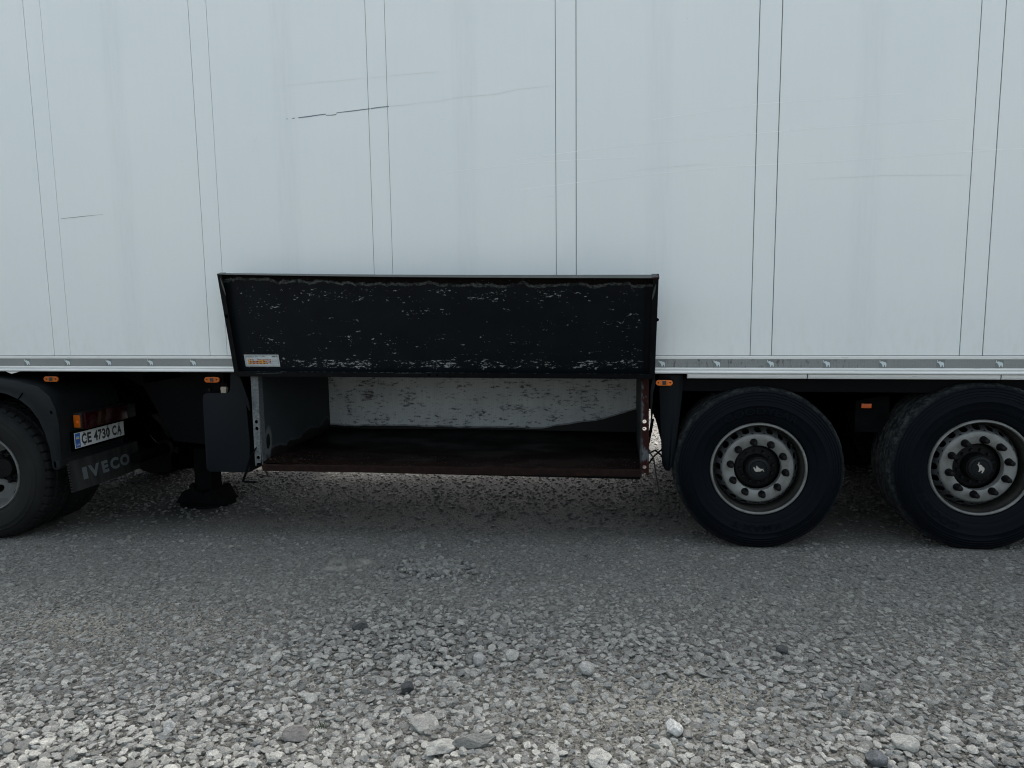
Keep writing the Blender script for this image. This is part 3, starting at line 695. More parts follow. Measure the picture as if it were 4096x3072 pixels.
# ---- landing legs
def leg(y, first=None):
    e = link('landing_leg', None, trailer, (-3.39, y, -.115))
    tp('outer_tube', MB().box(-3.475, -3.30, y-.09, y+.09, .37, 1.08), 'black', parent=e, bevel=.006)
    tp('inner_tube', MB().box(-3.462, -3.313, y-.077, y+.077, .02, .369), 'blackdusty', parent=e, bevel=.004)
    tp('hinge_pin', MB().tube([(-3.47, y-.115, .055), (-3.47, y+.115, .055)], .022, 12), 'blackdusty', parent=e)
    gz = -.116
    foot = [(-3.665, gz+.035), (-3.62, gz+.10), (-3.59, gz+.15), (-3.50, gz+.17), (-3.47, gz+.215), (-3.44, gz+.17), (-3.36, gz+.13), (-3.26, gz+.18), (-3.215, gz+.175), (-3.16, gz+.07), (-3.13, gz+.035)]
    foot = [(-3.40+(a+3.39)*.80, gz+(b-gz)*.82) for a, b in foot]
    tp('foot_bracket', MB().prism(foot, y-.12, y+.12), 'blackdusty', parent=e, bevel=.005)
    pl = MB(); n = 26
    top = [(-3.40+.232*math.cos(2*PI*i/n), y+.18*math.sin(2*PI*i/n)) for i in range(n)]
    pl.add([(a, b, gz-.01) for a, b in top]+[(a, b, gz+.022+.02*abs(math.cos(2*PI*i/n))**3) for i, (a, b) in enumerate(top)]+[(-3.40, y, gz+.055)],
           [(i, (i+1) % n, n+(i+1) % n, n+i) for i in range(n)]+[(n+i, n+(i+1) % n, 2*n) for i in range(n)]+[tuple(range(n))[::-1]])
    tp('foot_plate', pl, 'blackdusty', parent=e, smooth=True)
leg(.93)
gp = link('gear_bracket', None, trailer, (-3.3, .30, .5))
tp('bracket_plate', MB().prism([(-3.95, 1.09), (-3.62, .92), (-3.40, .50), (-3.02, .47), (-2.93, .52), (-2.93, 1.09)], .52, .535), 'beam', parent=gp)
for z in (.905, .775, .645, .58, .515): tp('bolt_head', MB().prism(circle(-3.07+(.905-z)*.03, z, .013, 6), .505, .52), 'lampbody', parent=gp)

# ---- chassis
for y, xa, xb in ((.62, -5.4, -2.46), (.62, .21, 4.8), (1.82, -5.4, 4.8)):
    tp('chassis_beam', MB().prism([(y-.06, 1.099), (y-.06, 1.085), (y-.006, 1.082), (y-.006, .80), (y-.06, .797), (y-.06, .785), (y+.06, .785), (y+.06, .797), (y+.006, .80), (y+.006, 1.082), (y+.06, 1.085), (y+.06, 1.099)], xa, xb, 'X'), 'black')
for i, x in enumerate(np.arange(-5.2, 4.8, .62)):
    if -2.47 < x < .2: continue
    tp('cross_member', MB().box(x-.03, x+.03, .17, 2.4, 1.0, 1.098), 'black')
for cx in (.873, 2.147, 3.42):
    gz = .027*(cx-.87)
    tp('axle', MB().tube([(cx, .12, .5+gz), (cx, 2.42, .5+gz)], .075, 14), 'blackdusty', smooth=True)
    for y in (.62, 1.82):
        tp('air_spring', MB().lathe([(.0, .0), (.11, .0), (.13, .05), (.12, .1), (.13, .15), (.11, .2), (0, .2)], 20, cx=0, cz=0).map(lambda a, b, c, cx=cx, y=y, gz=gz: (cx+.38+a, y+c, .58+gz+b)), 'black', smooth=True)
        tp('hanger', MB().prism([(cx-.62, .79), (cx-.38, .79), (cx-.42, .50+gz), (cx-.36, .42+gz), (cx-.50, .42+gz), (cx-.56, .55+gz)], y-.08, y+.08), 'blackdusty')
        tp('trailing_arm', MB().prism([(cx-.52, .44+gz), (cx-.50, .53+gz), (cx+.1, .62+gz), (cx+.42, .58+gz), (cx+.42, .53+gz), (cx, .40+gz)], y-.045, y+.045), 'blackdusty')
    tp('brake_drum', MB().lathe([(0, .15), (.21, .15), (.215, .17), (.215, .36), (0, .37)], 28, cx=cx, cz=.5+gz), 'blackdusty', smooth=True)
    tp('brake_drum', MB().lathe([(0, 2.16), (.21, 2.17), (.215, 2.19), (.215, 2.36), (0, 2.37)], 28, cx=cx, cz=.5+gz), 'blackdusty', smooth=True)
tp('air_tank', MB().lathe([(0, 0), (.12, .02), (.14, .06), (.14, .64), (.12, .68), (0, .7)], 24).map(lambda a, b, c: (1.50+a, .85+b, .62+c)), 'black', smooth=True)
tp('far_skirt', MB().box(-8.0, -3.9, 2.44, 2.47, .42, 1.09), 'black')
tp('far_skirt', MB().box(.24, 4.8, 2.44, 2.47, .90, 1.09), 'black')
tp('spare_wheel_carrier', MB().box(-3.75, -2.72, 1.9, 2.46, .50, 1.05), 'black')

# ---- curved mudguard panels beside the wheels
def skirt():
    mb = MB(); cols = 8; rows = 14; vs = []
    for j in range(rows):
        t_ = j/(rows-1); z = 1.082-t_*(1.082-.462)
        xl = .262+(.290-.262)*t_; xr = .408-.055*max(0, t_-.18)/.82
        if t_ > .93: xl += .02; xr -= .018
        for i in range(cols):
            s = i/(cols-1); x = xl+(xr-xl)*s
            y = .055+.030*(1-s)**1.5+(.012 if 5 <= i < 7 else 0) + .012*(t_ > .97)
            vs.append((x, y, z))
    for i in range(len(vs)): pass
    fs = [(j*cols+i, j*cols+i+1, (j+1)*cols+i+1, (j+1)*cols+i) for j in range(rows-1) for i in range(cols-1)]
    o = len(vs); vs2 = [(x+.01, y+.16, z) for x, y, z in vs]
    mb.add(vs+vs2, fs+[tuple(k+o for k in q)[::-1] for q in fs])
    edge = [i for i in range(cols)]+[j*cols+cols-1 for j in range(1, rows)]+[(rows-1)*cols+i for i in range(cols-2, -1, -1)]+[j*cols for j in range(rows-2, 0, -1)]
    mb.add([], []); n = len(edge)
    for i in range(n): a, b = edge[i], edge[(i+1) % n]; mb.f.append((a, b, b+o, a+o)); mb.m.append(0)
    return mb
tp('mudguard_panel', skirt(), 'navy', smooth=True)

# ---- the open pallet box under the floor
BX0, BX1, BD = -2.402, .150, 1.19
box = link('pallet_box', None, trailer, (-1.126, .6, .43))
tp('back_wall', MB().box(BX0, BX1+.02, BD, BD+.02, .45, 1.095), 'backwall', parent=box)
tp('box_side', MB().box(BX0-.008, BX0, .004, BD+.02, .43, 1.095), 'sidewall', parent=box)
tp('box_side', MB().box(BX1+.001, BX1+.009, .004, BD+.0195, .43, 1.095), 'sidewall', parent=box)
fl = MB(); nxs, nys = 60, 14; vs = []
for j in range(nys):
    for i in range(nxs):
        x = BX0+(BX1-BX0)*i/(nxs-1); y = .001+(BD-.001)*j/(nys-1)
        zz = .462+.012*(i/(nxs-1))+.010*math.sin(x*2.1+1)*math.sin(y*3)+.0+.03*max(0, (y-.9)/.3)**2+.018*max(0, 1-abs(i/(nxs-1)-0)*9)**1
        if j == 0: zz -= .004
        vs.append((x, y, zz))
fl.add(vs, [(j*nxs+i, j*nxs+i+1, (j+1)*nxs+i+1, (j+1)*nxs+i) for j in range(nys-1) for i in range(nxs-1)])
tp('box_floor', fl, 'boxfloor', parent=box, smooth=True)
tp('box_underside', MB().box(BX0, BX1, .012, BD, .418, .430), 'blackdusty', parent=box)
lp = MB(); n = 40
for i in range(n+1):
    x = BX0+(BX1-BX0)*i/n; dz = .022*i/n; wob = .0015*math.sin(i*1.7)
    lp.v += [(x, -.004+wob, .416+dz), (x, -.004+wob, .455+dz), (x, .006, .463+dz), (x, .012, .416+dz)]
for i in range(n):
    for j in range(4): a = i*4+j; b = i*4+(j+1) % 4; lp.f.append((a, a+4, b+4, b)); lp.m.append(0)
lp.f += [(0, 1, 2, 3), (n*4+3, n*4+2, n*4+1, n*4)]; lp.m += [0, 0]
tp('front_lip', lp, 'lip', parent=box)
# posts with round holes (slightly leaning left one)
postL = [(-2.450, 1.075), (-2.396, 1.075), (-2.409, .478), (-2.414, .472), (-2.440, .470), (-2.447, .450), (-2.452, .450), (-2.4535, .49)]
hL = [circle(-2.4272, .757, .0125), circle(-2.4262, .711, .0125), circle(-2.4275, .487+.022, .0125), circle(-2.4515, .898, .011, 12)]
hL = hL[:3]
tp('corner_post', MB().holed(postL, hL, -.004, .002), 'galv', parent=box)
tp('post_web', MB().box(-2.405, -2.401, .0025, .06, .45, 1.09), 'galv', parent=box)
tp('post_web', MB().box(-2.452, -2.449, .0025, .05, .45, 1.09), 'blackdusty', parent=box)
postR = [(.152, 1.075), (.197, 1.075), (.203, .452), (.188, .450), (.184, .462), (.170, .466), (.158, .462)]
hR = [circle(.1725, .794, .0125), circle(.1725, .748, .0125), circle(.175, .502, .0125)]
tp('corner_post', MB().holed(postR, hR, -.004, .002), 'rustpost', parent=box)
tp('post_web', MB().box(.150, .1525, .0025, .05, .45, 1.09), 'rustpost', parent=box)
tp('strap_loop', MB().tube([(-2.436, -.0, .585), (-2.462, -.04, .52), (-2.518, -.05, .365), (-2.524, -.052, .352), (-2.508, -.054, .350), (-2.43, -.055, .350)], [.004, .008, .009, .008, .007, .006], 8), 'blackdusty', parent=box, smooth=True)
tp('strap_loop', MB().tube([(.204, .01, .61), (.212, -.02, .592), (.228, -.04, .575), (.243, -.05, .48), (.264, -.05, .36), (.262, -.05, .350), (.24, -.05, .346), (.170, -.05, .338)], .0045, 8), 'lampbody', parent=box, smooth=True)
for k, pts in enumerate(([(.205, .3, .52), (.26, .33, .54), (.30, .35, .50), (.335, .4, .43)], [(.205, .3, .44), (.25, .32, .50), (.30, .33, .545), (.34, .36, .56)], [(.205, .25, .63), (.225, .3, .70), (.235, .35, .78), (.24, .4, .95)], [(.21, .3, .57), (.228, .32, .66), (.245, .36, .75)])):
    tp('cable', MB().tube(pts, .006, 6), 'black', parent=box, smooth=True)

# ---- folded-up lid: a slightly twisted sheet tray
FB = (Vector((-2.531, -.062, 1.0745)), Vector((.229, -.062, 1.0695))); FT = (Vector((-2.531, -.2035, 1.747)), Vector((.229, -.362, 1.6775)))
def FP(a, b, d=0.0):
    """a,b in 0..1 across and up the lid, d metres behind its rim"""
    p = (FB[0].lerp(FB[1], a)).lerp(FT[0].lerp(FT[1], a), b)
    du = FB[1]-FB[0]; dv = FT[0].lerp(FT[1], a)-FB[0].lerp(FB[1], a); n_ = du.cross(dv).normalized()   # towards the viewer
    if n_.y > 0: n_ = -n_
    bow = Vector((0, 0, -.006*math.sin(PI*a)*b))
    return p-n_*d+bow
FW, FH, DEP = 2.760, .685, .042
flap = link('box_lid', None, trailer, (-1.16, -.03, 1.07))
def strip(a0, a1, b0, b1, d0, d1, na=1, nb=1):
    mb = MB(); vs = []
    for d in (d0, d1):
        for j in range(nb+1):
            for i in range(na+1): vs.append(FP(a0+(a1-a0)*i/na, b0+(b1-b0)*j/nb, d))
    o = (na+1)*(nb+1); idx_ = lambda i, j: j*(na+1)+i
    fs = []
    for j in range(nb):
        for i in range(na):
            q_ = (idx_(i, j), idx_(i+1, j), idx_(i+1, j+1), idx_(i, j+1)); fs += [q_, tuple(k+o for k in q_)[::-1]]
    edge = [idx_(i, 0) for i in range(na)]+[idx_(na, j) for j in range(nb)]+[idx_(i, nb) for i in range(na, 0, -1)]+[idx_(0, j) for j in range(nb, 0, -1)]
    for i in range(len(edge)): a, b = edge[i], edge[(i+1) % len(edge)]; fs.append((a, b, b+o, a+o))
    return mb.add(vs, fs)
sheet = strip(.0008, .9992, .0034, .9966, DEP, DEP+.002, 48, 14)
me = sheet.mesh('lid_sheet', ['flap'], smooth=True)
uvl = me.uv_layers.new(name='uv')
na, nb = 48, 14; per = (na+1)*(nb+1)
for p in me.polygons:
    for li in p.loop_indices:
        vi = me.loops[li].vertex_index % per; uvl.data[li].uv = ((vi % (na+1))/na*FW, (vi//(na+1))/nb*FH)
link('lid_sheet', me, flap, (0, 0, 0))
tw, th = .0022/FW, .0022/FH
tp('lid_rim', strip(0, tw, 0, 1, 0, DEP+.002, 1, 14), 'flapframe', parent=flap); tp('lid_rim', strip(1-tw, 1, 0, 1, 0, DEP+.002, 1, 14), 'flapframe', parent=flap)
tp('lid_rim', strip(tw, 1-tw, 1-th, 1, 0, DEP+.002, 48, 1), 'fliptop', parent=flap)
tp('lid_rim', strip(tw, 1-tw, 0, th, 0, DEP+.002, 48, 1), 'flapframe', parent=flap)
tp('rim_lip', strip(tw, 1-tw, th*1.2, .052, .0006, .0026, 48, 1), 'flapframe', parent=flap)
tp('rim_lip', strip(tw*1.5, .0115, .053, .992, .0010, .0030, 1, 14), 'flapframe', parent=flap)
tp('rim_lip', strip(1-.0115, 1-tw*1.5, .053, .992, .0010, .0030, 1, 14), 'flapframe', parent=flap)
tp('lid_stiffener', strip(.9745, .9760, .055, .99, DEP-.006, DEP-.0005, 1, 14), 'flapframe', parent=flap)
tp('rusty_corner', strip(.986, 1.0012, .9905, 1.0035, -.0015, .05, 1, 1), 'rustpost', parent=flap)
tp('worn_corner', strip(-.0006, .0135, 1.0003, 1.003, .0, .05, 1, 1), 'fliptop', parent=flap)
wr = MB()
for i in range(70):
    a = .05+.93*i/70+random.uniform(-.004, .004); l = random.uniform(.002, .009)
    if random.random() < .62 or abs(a-.46) < .12: wr.add([FP(a, .0505, -.0004), FP(a+l, .0505, -.0004), FP(a+l, .0535+random.uniform(0, .002), -.0004), FP(a, .0535, -.0004)], [(0, 1, 2, 3)])
tp('worn_edge', wr, 'fliptop', parent=flap)
def blot(a, b, wa, hb, seed):
    rr_ = random.Random(seed); n = 16
    return MB().add([FP(a+wa*(2*i/n-1 if i <= n/2 else 3-2*i/n) , b+(hb if i > n/2 else -hb)*rr_.uniform(.2, 1), -.0003) for i in range(n)], [tuple(range(n))])
tp('bare_patch', blot(.078, .034, .024, .009, 3), 'fliptop', parent=flap); tp('bare_patch', blot(.42, .045, .016, .006, 5), 'fliptop', parent=flap); tp('bare_patch', blot(.455, .046, .012, .004, 8), 'fliptop', parent=flap)
def streak(side, a, b0, b1):
    n = 8; vs = []
    for i in range(n+1):
        b = b1+(b0-b1)*i/n; w_ = .0035*math.sin(PI*(i+.6)/(n+1.2)); sh = (.0065*i/n)*(1 if side < 0 else -1)
        vs += [FP(a+sh-w_*.6, b, .0002), FP(a+sh+w_*.6, b, .0002)]
    return MB().add(vs, [(2*i, 2*i+2, 2*i+3, 2*i+1) for i in range(n)])
tp('bare_patch', streak(-1, .0065, .80, .965), 'fliptop', parent=flap); tp('bare_patch', streak(1, .9950, .80, .945), 'fliptop', parent=flap)
for a in (.4855, .5045): tp('rivet', MB().prism(circle(0, 0, .006, 10), -.002, .002).map(lambda x, y, z, a=a: tuple(FP(a, .028, -.001)+Vector((x, y, z)))), 'black', parent=flap)
for b in (.60,): tp('rivet', MB().prism(circle(0, 0, .012, 12), -.004, .004).map(lambda x, y, z, b=b: tuple(FP(.0055, b, -.001)+Vector((x, y, z)))), 'black', parent=flap)
tp('rivet', MB().prism(circle(0, 0, .010, 12), -.004, .004).map(lambda x, y, z: tuple(FP(1.0006, .60, .01)+Vector((x, y, z)))), 'black', parent=flap)
# pallet sticker on the lid
SA, SB, SC0, SD = .0245, .1135, .083, .205
def st(x, z, d=0.0): return FP(SA+(SB-SA)*x, SC0+(SD-SC0)*z, DEP-.0012-d)
stk = MB()
def sq(x0, x1, z0, z1, m, d=.0006): stk.add([st(x0, z0, d), st(x1, z0, d), st(x1, z1, d), st(x0, z1, d)], [(0, 1, 2, 3)], m)
sq(0, 1, 0, 1, 0, 0)
for a in ((.025, .975, .93, .945), (.025, .975, .055, .07), (.025, .031, .07, .93), (.969, .975, .07, .93), (.04, .96, .965, .975)): sq(*a, 1)
for i, (z0, z1) in enumerate(((.52, .60), (.37, .48), (.22, .34))):
    xa, xb = .12+.0, .74
    sq(xa+.03, xb, z0, z1, 2); sq(xa-.03, xa+.03, z0-.02, z1, 3, .0008); sq(xb, xb+.02, z0+.02, z1+.01, 2)
    for j in range(6):
        if (i, j) in ((0, 2), (0, 1)): continue
        x = .18+.1*j; sq(x, x+.05, z0+.005, z0+.07, 3, .0010)
    if i < 2: sq(.42, .56, z0-.07, z0+.03, 3, .0011)
sq(.26, .37, .50, .60, 0, .0012); sq(.66, .74, .24, .31, 0, .0012); sq(.64, .71, .38, .44, 0, .0012)
for i, z in enumerate((.56, .52, .43, .385, .29, .24)): sq(.79, .97-.01*(i % 2), z, z+.012, 4)
sq(.80, .91, .80, .87, 1); stk.add([st(.915, .86, .0008), st(.955, .78, .0008), st(.955, .84, .0008), st(.935, .89, .0008)], [(0, 1, 2, 3)], 1)
sq(.08, .35, .12, .13, 4); sq(.36, .38, .66, .70, 1); sq(.8, .815, .40, .44, 1)
tp('pallet_sticker', stk, ['white', 'ink', 'stred', 'styel', 'greyink'], parent=flap)
for txt, x0, x1 in (('36', .055, .105), ('EURO-', .12, .29), ('(800 x 1200)', .31, .61)):
    v2, f2 = fit_text(txt, x0, x1, .77, .89)
    tp('sticker_text', MB().add([st(a, b, .0009) for a, b in v2], f2), 'ink', parent=flap)
# hinge arms holding the lid
for x, sgn in ((-2.535, 1), (.215, -1)):
    w_ = .03
    if sgn > 0: pts = [(-2.560, 1.085), (-2.525, 1.10), (-2.500, 1.04), (-2.458, .90), (-2.452, .835), (-2.461, .845), (-2.51, .95), (-2.545, 1.03)]
    else: pts = [(.232, 1.09), (.236, 1.04), (.222, .98), (.216, .86), (.220, .78), (.212, .80), (.206, .90), (.206, .99), (.216, 1.06)]
    tp('hinge_arm', MB().prism(pts, -.036, -.026), 'flapframe', parent=flap)

# ---- wheels
def tyre_prof():
    return [(.290, .045), (.292, .030), (.299, .016), (.312, .009), (.330, .006), (.334, .003), (.339, .0035), (.342, .0), (.370, -.007), (.405, -.010), (.408, -.0125), (.412, -.0115), (.416, -.010), (.440, -.006), (.443, -.0085), (.447, -.0055), (.456, -.003), (.459, -.0055), (.463, -.002),
            (.472, .002), (.475, -.0005), (.479, .005), (.490, .010), (.493, .008), (.497, .013), (.507, .020), (.514, .030), (.520, .036), (.523, .046), (.525, .060), (.527, .100), (.514, .103), (.514, .113), (.527, .116), (.528, .158), (.515, .161), (.515, .171), (.528, .174),
            (.528, .216), (.515, .219), (.515, .229), (.528, .232), (.527, .272), (.514, .275), (.514, .285), (.526, .288), (.524, .330), (.519, .350), (.505, .366), (.47, .380), (.41, .390), (.33, .380), (.295, .355), (.290, .34)]
def squash(v, zr, half=.16):
    out = []
    for x, y, z in v:
        if z < -.40:
            t_ = min(1, (-z-.40)/.1); y += (-.012 if y < .19 else .012)*t_*(1 if .02 > abs(y-.19) or True else 1)*math.exp(-(x/.22)**2)*(1 if math.hypot(x, z) < .5 else .5)
        if z < -zr: z = -zr
        out.append((x, y, z))
    return out
def make_wheel():
    e = link('wheel', None, trailer, (.873, -.005, .5))
    t_ = MB().lathe([(rr if rr < .35 else .35+(rr-.35)*.93, y) for rr, y in tyre_prof()], 128, fn=lambda a, rr, y, j: (rr+(.0022*math.sin(a*9+j)+.0015*math.sin(a*23+2*j) if .49 < rr < .516 and y < .1 else 0), y)); t_.v = squash(t_.v, .5015)
    link('tyre', t_.mesh('tyre', 'rubber', True, 0, 50), e, world=False)
    # rim: rolled flange, barrel, slotted cone, bolt face
    rm = MB().lathe([(.2925, .045), (.2935, .028), (.2915, .018), (.2865, .0125), (.2810, .0120), (.2770, .0165), (.2755, .024)], 96)
    rm.lathe([(.2755, .024), (.2745, .040), (.2700, .052), (.2640, .060), (.2615, .075), (.2600, .100), (.2590, .132), (.262, .150), (.265, .300)], 96, 1)
    ra, ya, rb, yb = .2190, .0585, .2585, .1330
    segs = 20
    for s_ in range(segs):
        a0 = 2*PI*(s_-.5)/segs; a1 = 2*PI*(s_+.5)/segs; K = 20; outer = []; inner = []
        def pt(u_, v_):
            a = a0+(a1-a0)*u_; k_ = v_; rr = ra+(rb-ra)*k_; return (rr*math.cos(a), ya+(yb-ya)*(k_**1.25), rr*math.sin(a))
        for k in range(K):
            an = 2*PI*k/K; cx_, sx_ = math.cos(an), math.sin(an); m_ = max(abs(cx_), abs(sx_)); outer.append((.5+.5*cx_/m_, .5+.5*sx_/m_))
            sup = (abs(cx_)**2.6+abs(sx_)**2.6)**(-1/2.6); inner.append((.5+.285*cx_*sup, .47+.35*sx_*sup))
        vs = [pt(*p) for p in outer]+[pt(*p) for p in inner]+[(lambda q_: (q_[0]*.985, q_[1]+.008, q_[2]*.985))(pt(*p)) for p in inner]
        rm.add(vs, [(k, (k+1) % K, K+(k+1) % K, K+k) for k in range(K)]+[(K+k, K+(k+1) % K, 2*K+(k+1) % K, 2*K+k) for k in range(K)], 2)
    rm.lathe([(.2190, .0585), (.2150, .0525), (.2085, .0490), (.1900, .0480), (.1480, .0480), (.1440, .0510), (.1425, .0600), (.1425, .0900)], 96)
    o = link('rim', rm.mesh('rim', ['rim', 'barrel', 'cone'], True, 0, 40), e, world=False)
    link('hub', MB().lathe([(.1420, .1150), (.1300, .1120), (.1280, .100), (.0830, .095), (.0790, .070), (.0770, .040), (.0740, .034), (0, .033)], 48).lathe([(.285, .20), (.10, .19), (0, .19)], 40).mesh('hub', 'hub', True, 0, 35), e, world=False)
    bt = MB().lathe([(0, -.012), (.0085, -.012), (.0095, -.009), (.0095, .008)], 6).mesh('hub_bolt', 'cap')
    for k in range(12):
        a = 2*PI*(k+.25)/12; link('hub_bolt', bt, e, (.100*math.cos(a), .091, .100*math.sin(a)), world=False)
    link('hub_cap', MB().lathe([(.0665, .034), (.0655, .026), (.0610, .0235), (.0500, .0235), (.0485, .0265), (.0465, .0235), (0, .0225)], 48).mesh('hub_cap', 'cap', True, 0, 30), e, world=False)
    hm = ele_mesh('cap_emblem', 1.25, 'metalmark', .002)
    c_ = link('cap_emblem', hm, e, (.001, .0222, -.002), world=False); c_.rotation_euler = (0, math.radians(152), 0)
    nm = MB().lathe([(0, -.046), (.0095, -.0455), (.0140, -.041), (.0155, -.034), (.0160, -.018), (.0195, -.012), (.0205, .002), (.0230, .006), (.0235, .012)], 16).mesh('lug_nut', 'nut', True, 0, 40)
    for k in range(10):
        a = 2*PI*(k+.5)/10+math.radians(10); link('lug_nut', nm, e, (.1675*math.cos(a), .038, .1675*math.sin(a)), world=False)
    # raised sidewall lettering, black on black
    for txt, rad, mid, hgt_, ang in (('GOODYEAR', .372, 90, .042, 70), ('KMAX T', .372, 268, .040, 46)):
        v2, f2 = fit_text(txt, -.5, .5, 0, 1, .01); mb = MB(); vs = []
        for a, b in v2:
            an = math.radians(mid-a*ang) if mid < 180 else math.radians(mid-a*ang)
            rr = rad+(b-.5)*hgt_
            vs.append((rr*math.cos(an), -.0105-.0015, rr*math.sin(an)))
        link('tyre_lettering', mb.add(vs, f2).mesh('tyre_lettering', 'rubber'), e, world=False)
    return e
w1 = make_wheel()
def place_wheel(x, y, ang=0, flip=False):
    c = copy_tree(w1); c.location = Vector((x, y, .5+.027*(x-.873)))-Vector((TX, TY, 0)); 
    if flip: c.rotation_euler = (0, 0, PI)
    for ch in c.children:
        if ch.name.split('.')[0] == 'tyre': continue
        # turn everything but the flattened tyre about the axle
        R_ = Matrix.Rotation(ang, 4, 'Y'); ch.matrix_local = R_ @ ch.matrix_local
    return c
bpy.context.view_layer.update()
place_wheel(2.147, .002, math.radians(-128)); place_wheel(3.42, .0, .4)
for x, a in ((.873, .2), (2.147, .9), (3.42, 1.7)): place_wheel(x, 2.535, a, True)

# ------------------------------------------------------------------ the tractor in front
truck = link('tractor_unit', None, None, (-5.2, 1.25, -.16))
tag(truck, 'dark lorry tractor coupled to the trailer, dusty rear wheel and number plate showing', 'truck')
def kp(name, mb, mats, smooth=False, bevel=0, parent=None, angle=35):
    return link(name, mb.mesh(name, mats, smooth, bevel, angle), parent or truck, (0, 0, 0))
WX, WZ = -4.544, .354
def make_truck_wheel():
    e = link('wheel', None, truck, (WX, -.045, WZ))
    prof = [(.280, .045), (.284, .024), (.298, .012), (.325, .004), (.36, -.004), (.395, -.007), (.398, -.0095), (.402, -.008), (.425, -.003), (.429, -.005), (.433, .0), (.450, .008), (.470, .020), (.480, .034), (.484, .040), (.492, .047), (.498, .055), (.502, .075), (.504, .105), (.505, .150), (.505, .200),
            (.504, .235), (.502, .258), (.498, .270), (.480, .290), (.44, .302), (.39, .306), (.33, .297), (.285, .270), (.28, .25)]
    NB = 46
    def tread(a, rr, y, j):
        if rr > .4835 and .03 < y < .285:
            ph = (a*NB/(2*PI)+(y-.15)*3.2*(1 if y < .15 else -1)) % 1.0
            sh = y < .108 or y > .208
            g = 0
            if sh and ph < .17: g = .016
            if .104 < y < .106 or .199 < y < .201: g = max(g, .012)
            if not sh and ph < .10: g = .009
            rr -= g
        return rr, y
    prof2 = []
    for i, p in enumerate(prof):
        prof2.append(p)
        if i+1 < len(prof) and p[0] > .49 and prof[i+1][0] > .49 and abs(prof[i+1][1]-p[1]) > .015:
            for k in (1, 2): prof2.append((p[0]+(prof[i+1][0]-p[0])*k/3, p[1]+(prof[i+1][1]-p[1])*k/3))
    t_ = MB().lathe(prof2, NB*8, fn=tread); t_.v = squash(t_.v, .497)
    tm = t_.mesh('tyre', 'rubber2', True, 0, 28)
    link('tyre', tm, e, world=False); link('inner_tyre', tm, e, (0, .335, 0), world=False)
    rm = MB().lathe([(.286, .045), (.287, .026), (.284, .016), (.278, .011), (.272, .014), (.269, .024), (.267, .05), (.262, .065), (.258, .10), (.254, .150), (.238, .185)], 72)
    # dished disc with eight oval hand holes
    segs = 8; ra, ya, rb, yb = .150, .262, .238, .185
    for s_ in range(segs):
        a0 = 2*PI*(s_-.5)/segs+.28; a1 = 2*PI*(s_+.5)/segs+.28; K = 32; outer = []; inner = []
        def pt(u_, v_):
            a = a0+(a1-a0)*u_; rr = ra+(rb-ra)*v_; return (rr*math.cos(a), ya+(yb-ya)*(v_**1.4), rr*math.sin(a))
        for k in range(K):
            an = 2*PI*k/K; cx_, sx_ = math.cos(an), math.sin(an); m_ = max(abs(cx_), abs(sx_)); outer.append((.5+.5*cx_/m_, .5+.5*sx_/m_)); inner.append((.5+.20*cx_, .55+.27*sx_))
        mid = [((o_[0]+i_[0])/2, (o_[1]+i_[1])/2) for o_, i_ in zip(outer, inner)]
        vs = [pt(*p) for p in outer]+[pt(*p) for p in mid]+[pt(*p) for p in inner]+[(lambda q_: (q_[0], q_[1]+.012, q_[2]))(pt(*p)) for p in inner]
        rm.add(vs, [(k+K*L_, (k+1) % K+K*L_, K+(k+1) % K+K*L_, K+k+K*L_) for L_ in range(3) for k in range(K)])
    rm.lathe([(.150, .262), (.142, .268), (.128, .270)], 64)
    link('rim', rm.mesh('rim', 'rim2', True, 0, 40), e, world=False)
    link('hub', MB().lathe([(.135, .272), (.128, .262), (.110, .255), (.108, .225), (.100, .218), (.078, .216), (.074, .190), (.068, .182), (0, .180)], 40).lathe([(.25, .36), (0, .36)], 32).mesh('hub', 'hub', True, 0, 35), e, world=False)
    nm = MB().lathe([(0, -.03), (.011, -.03), (.0155, -.024), (.016, .0)], 6).mesh('lug_nut', 'cap')
    for k in range(10):
        a = 2*PI*k/10+.2; link('lug_nut', nm, e, (.118*math.cos(a), .258, .118*math.sin(a)), world=False)
    bm_ = MB().lathe([(0, -.01), (.008, -.01), (.009, .0)], 6).mesh('hub_bolt', 'blackdusty')
    for k in range(10):
        a = 2*PI*k/10; link('hub_bolt', bm_, e, (.089*math.cos(a), .217, .089*math.sin(a)), world=False)
    # sidewall lettering worn flat, moulded blocks following the tyre
    v2, f2 = fit_text('HANKOOK', -.5, .5, 0, 1, .02)
    return e
tw1 = make_truck_wheel()
c = copy_tree(tw1); c.location = Vector((WX, 2.545, WZ))-Vector(WORLD[truck.name]); c.rotation_euler = (0, 0, PI)
mb = MB()
def arc(rr, a0, a1, n, sx=1.0): return [(WX+rr*sx*math.cos(math.radians(a0+(a1-a0)*i/(n-1))), WZ+rr*math.sin(math.radians(a0+(a1-a0)*i/(n-1)))) for i in range(n)]
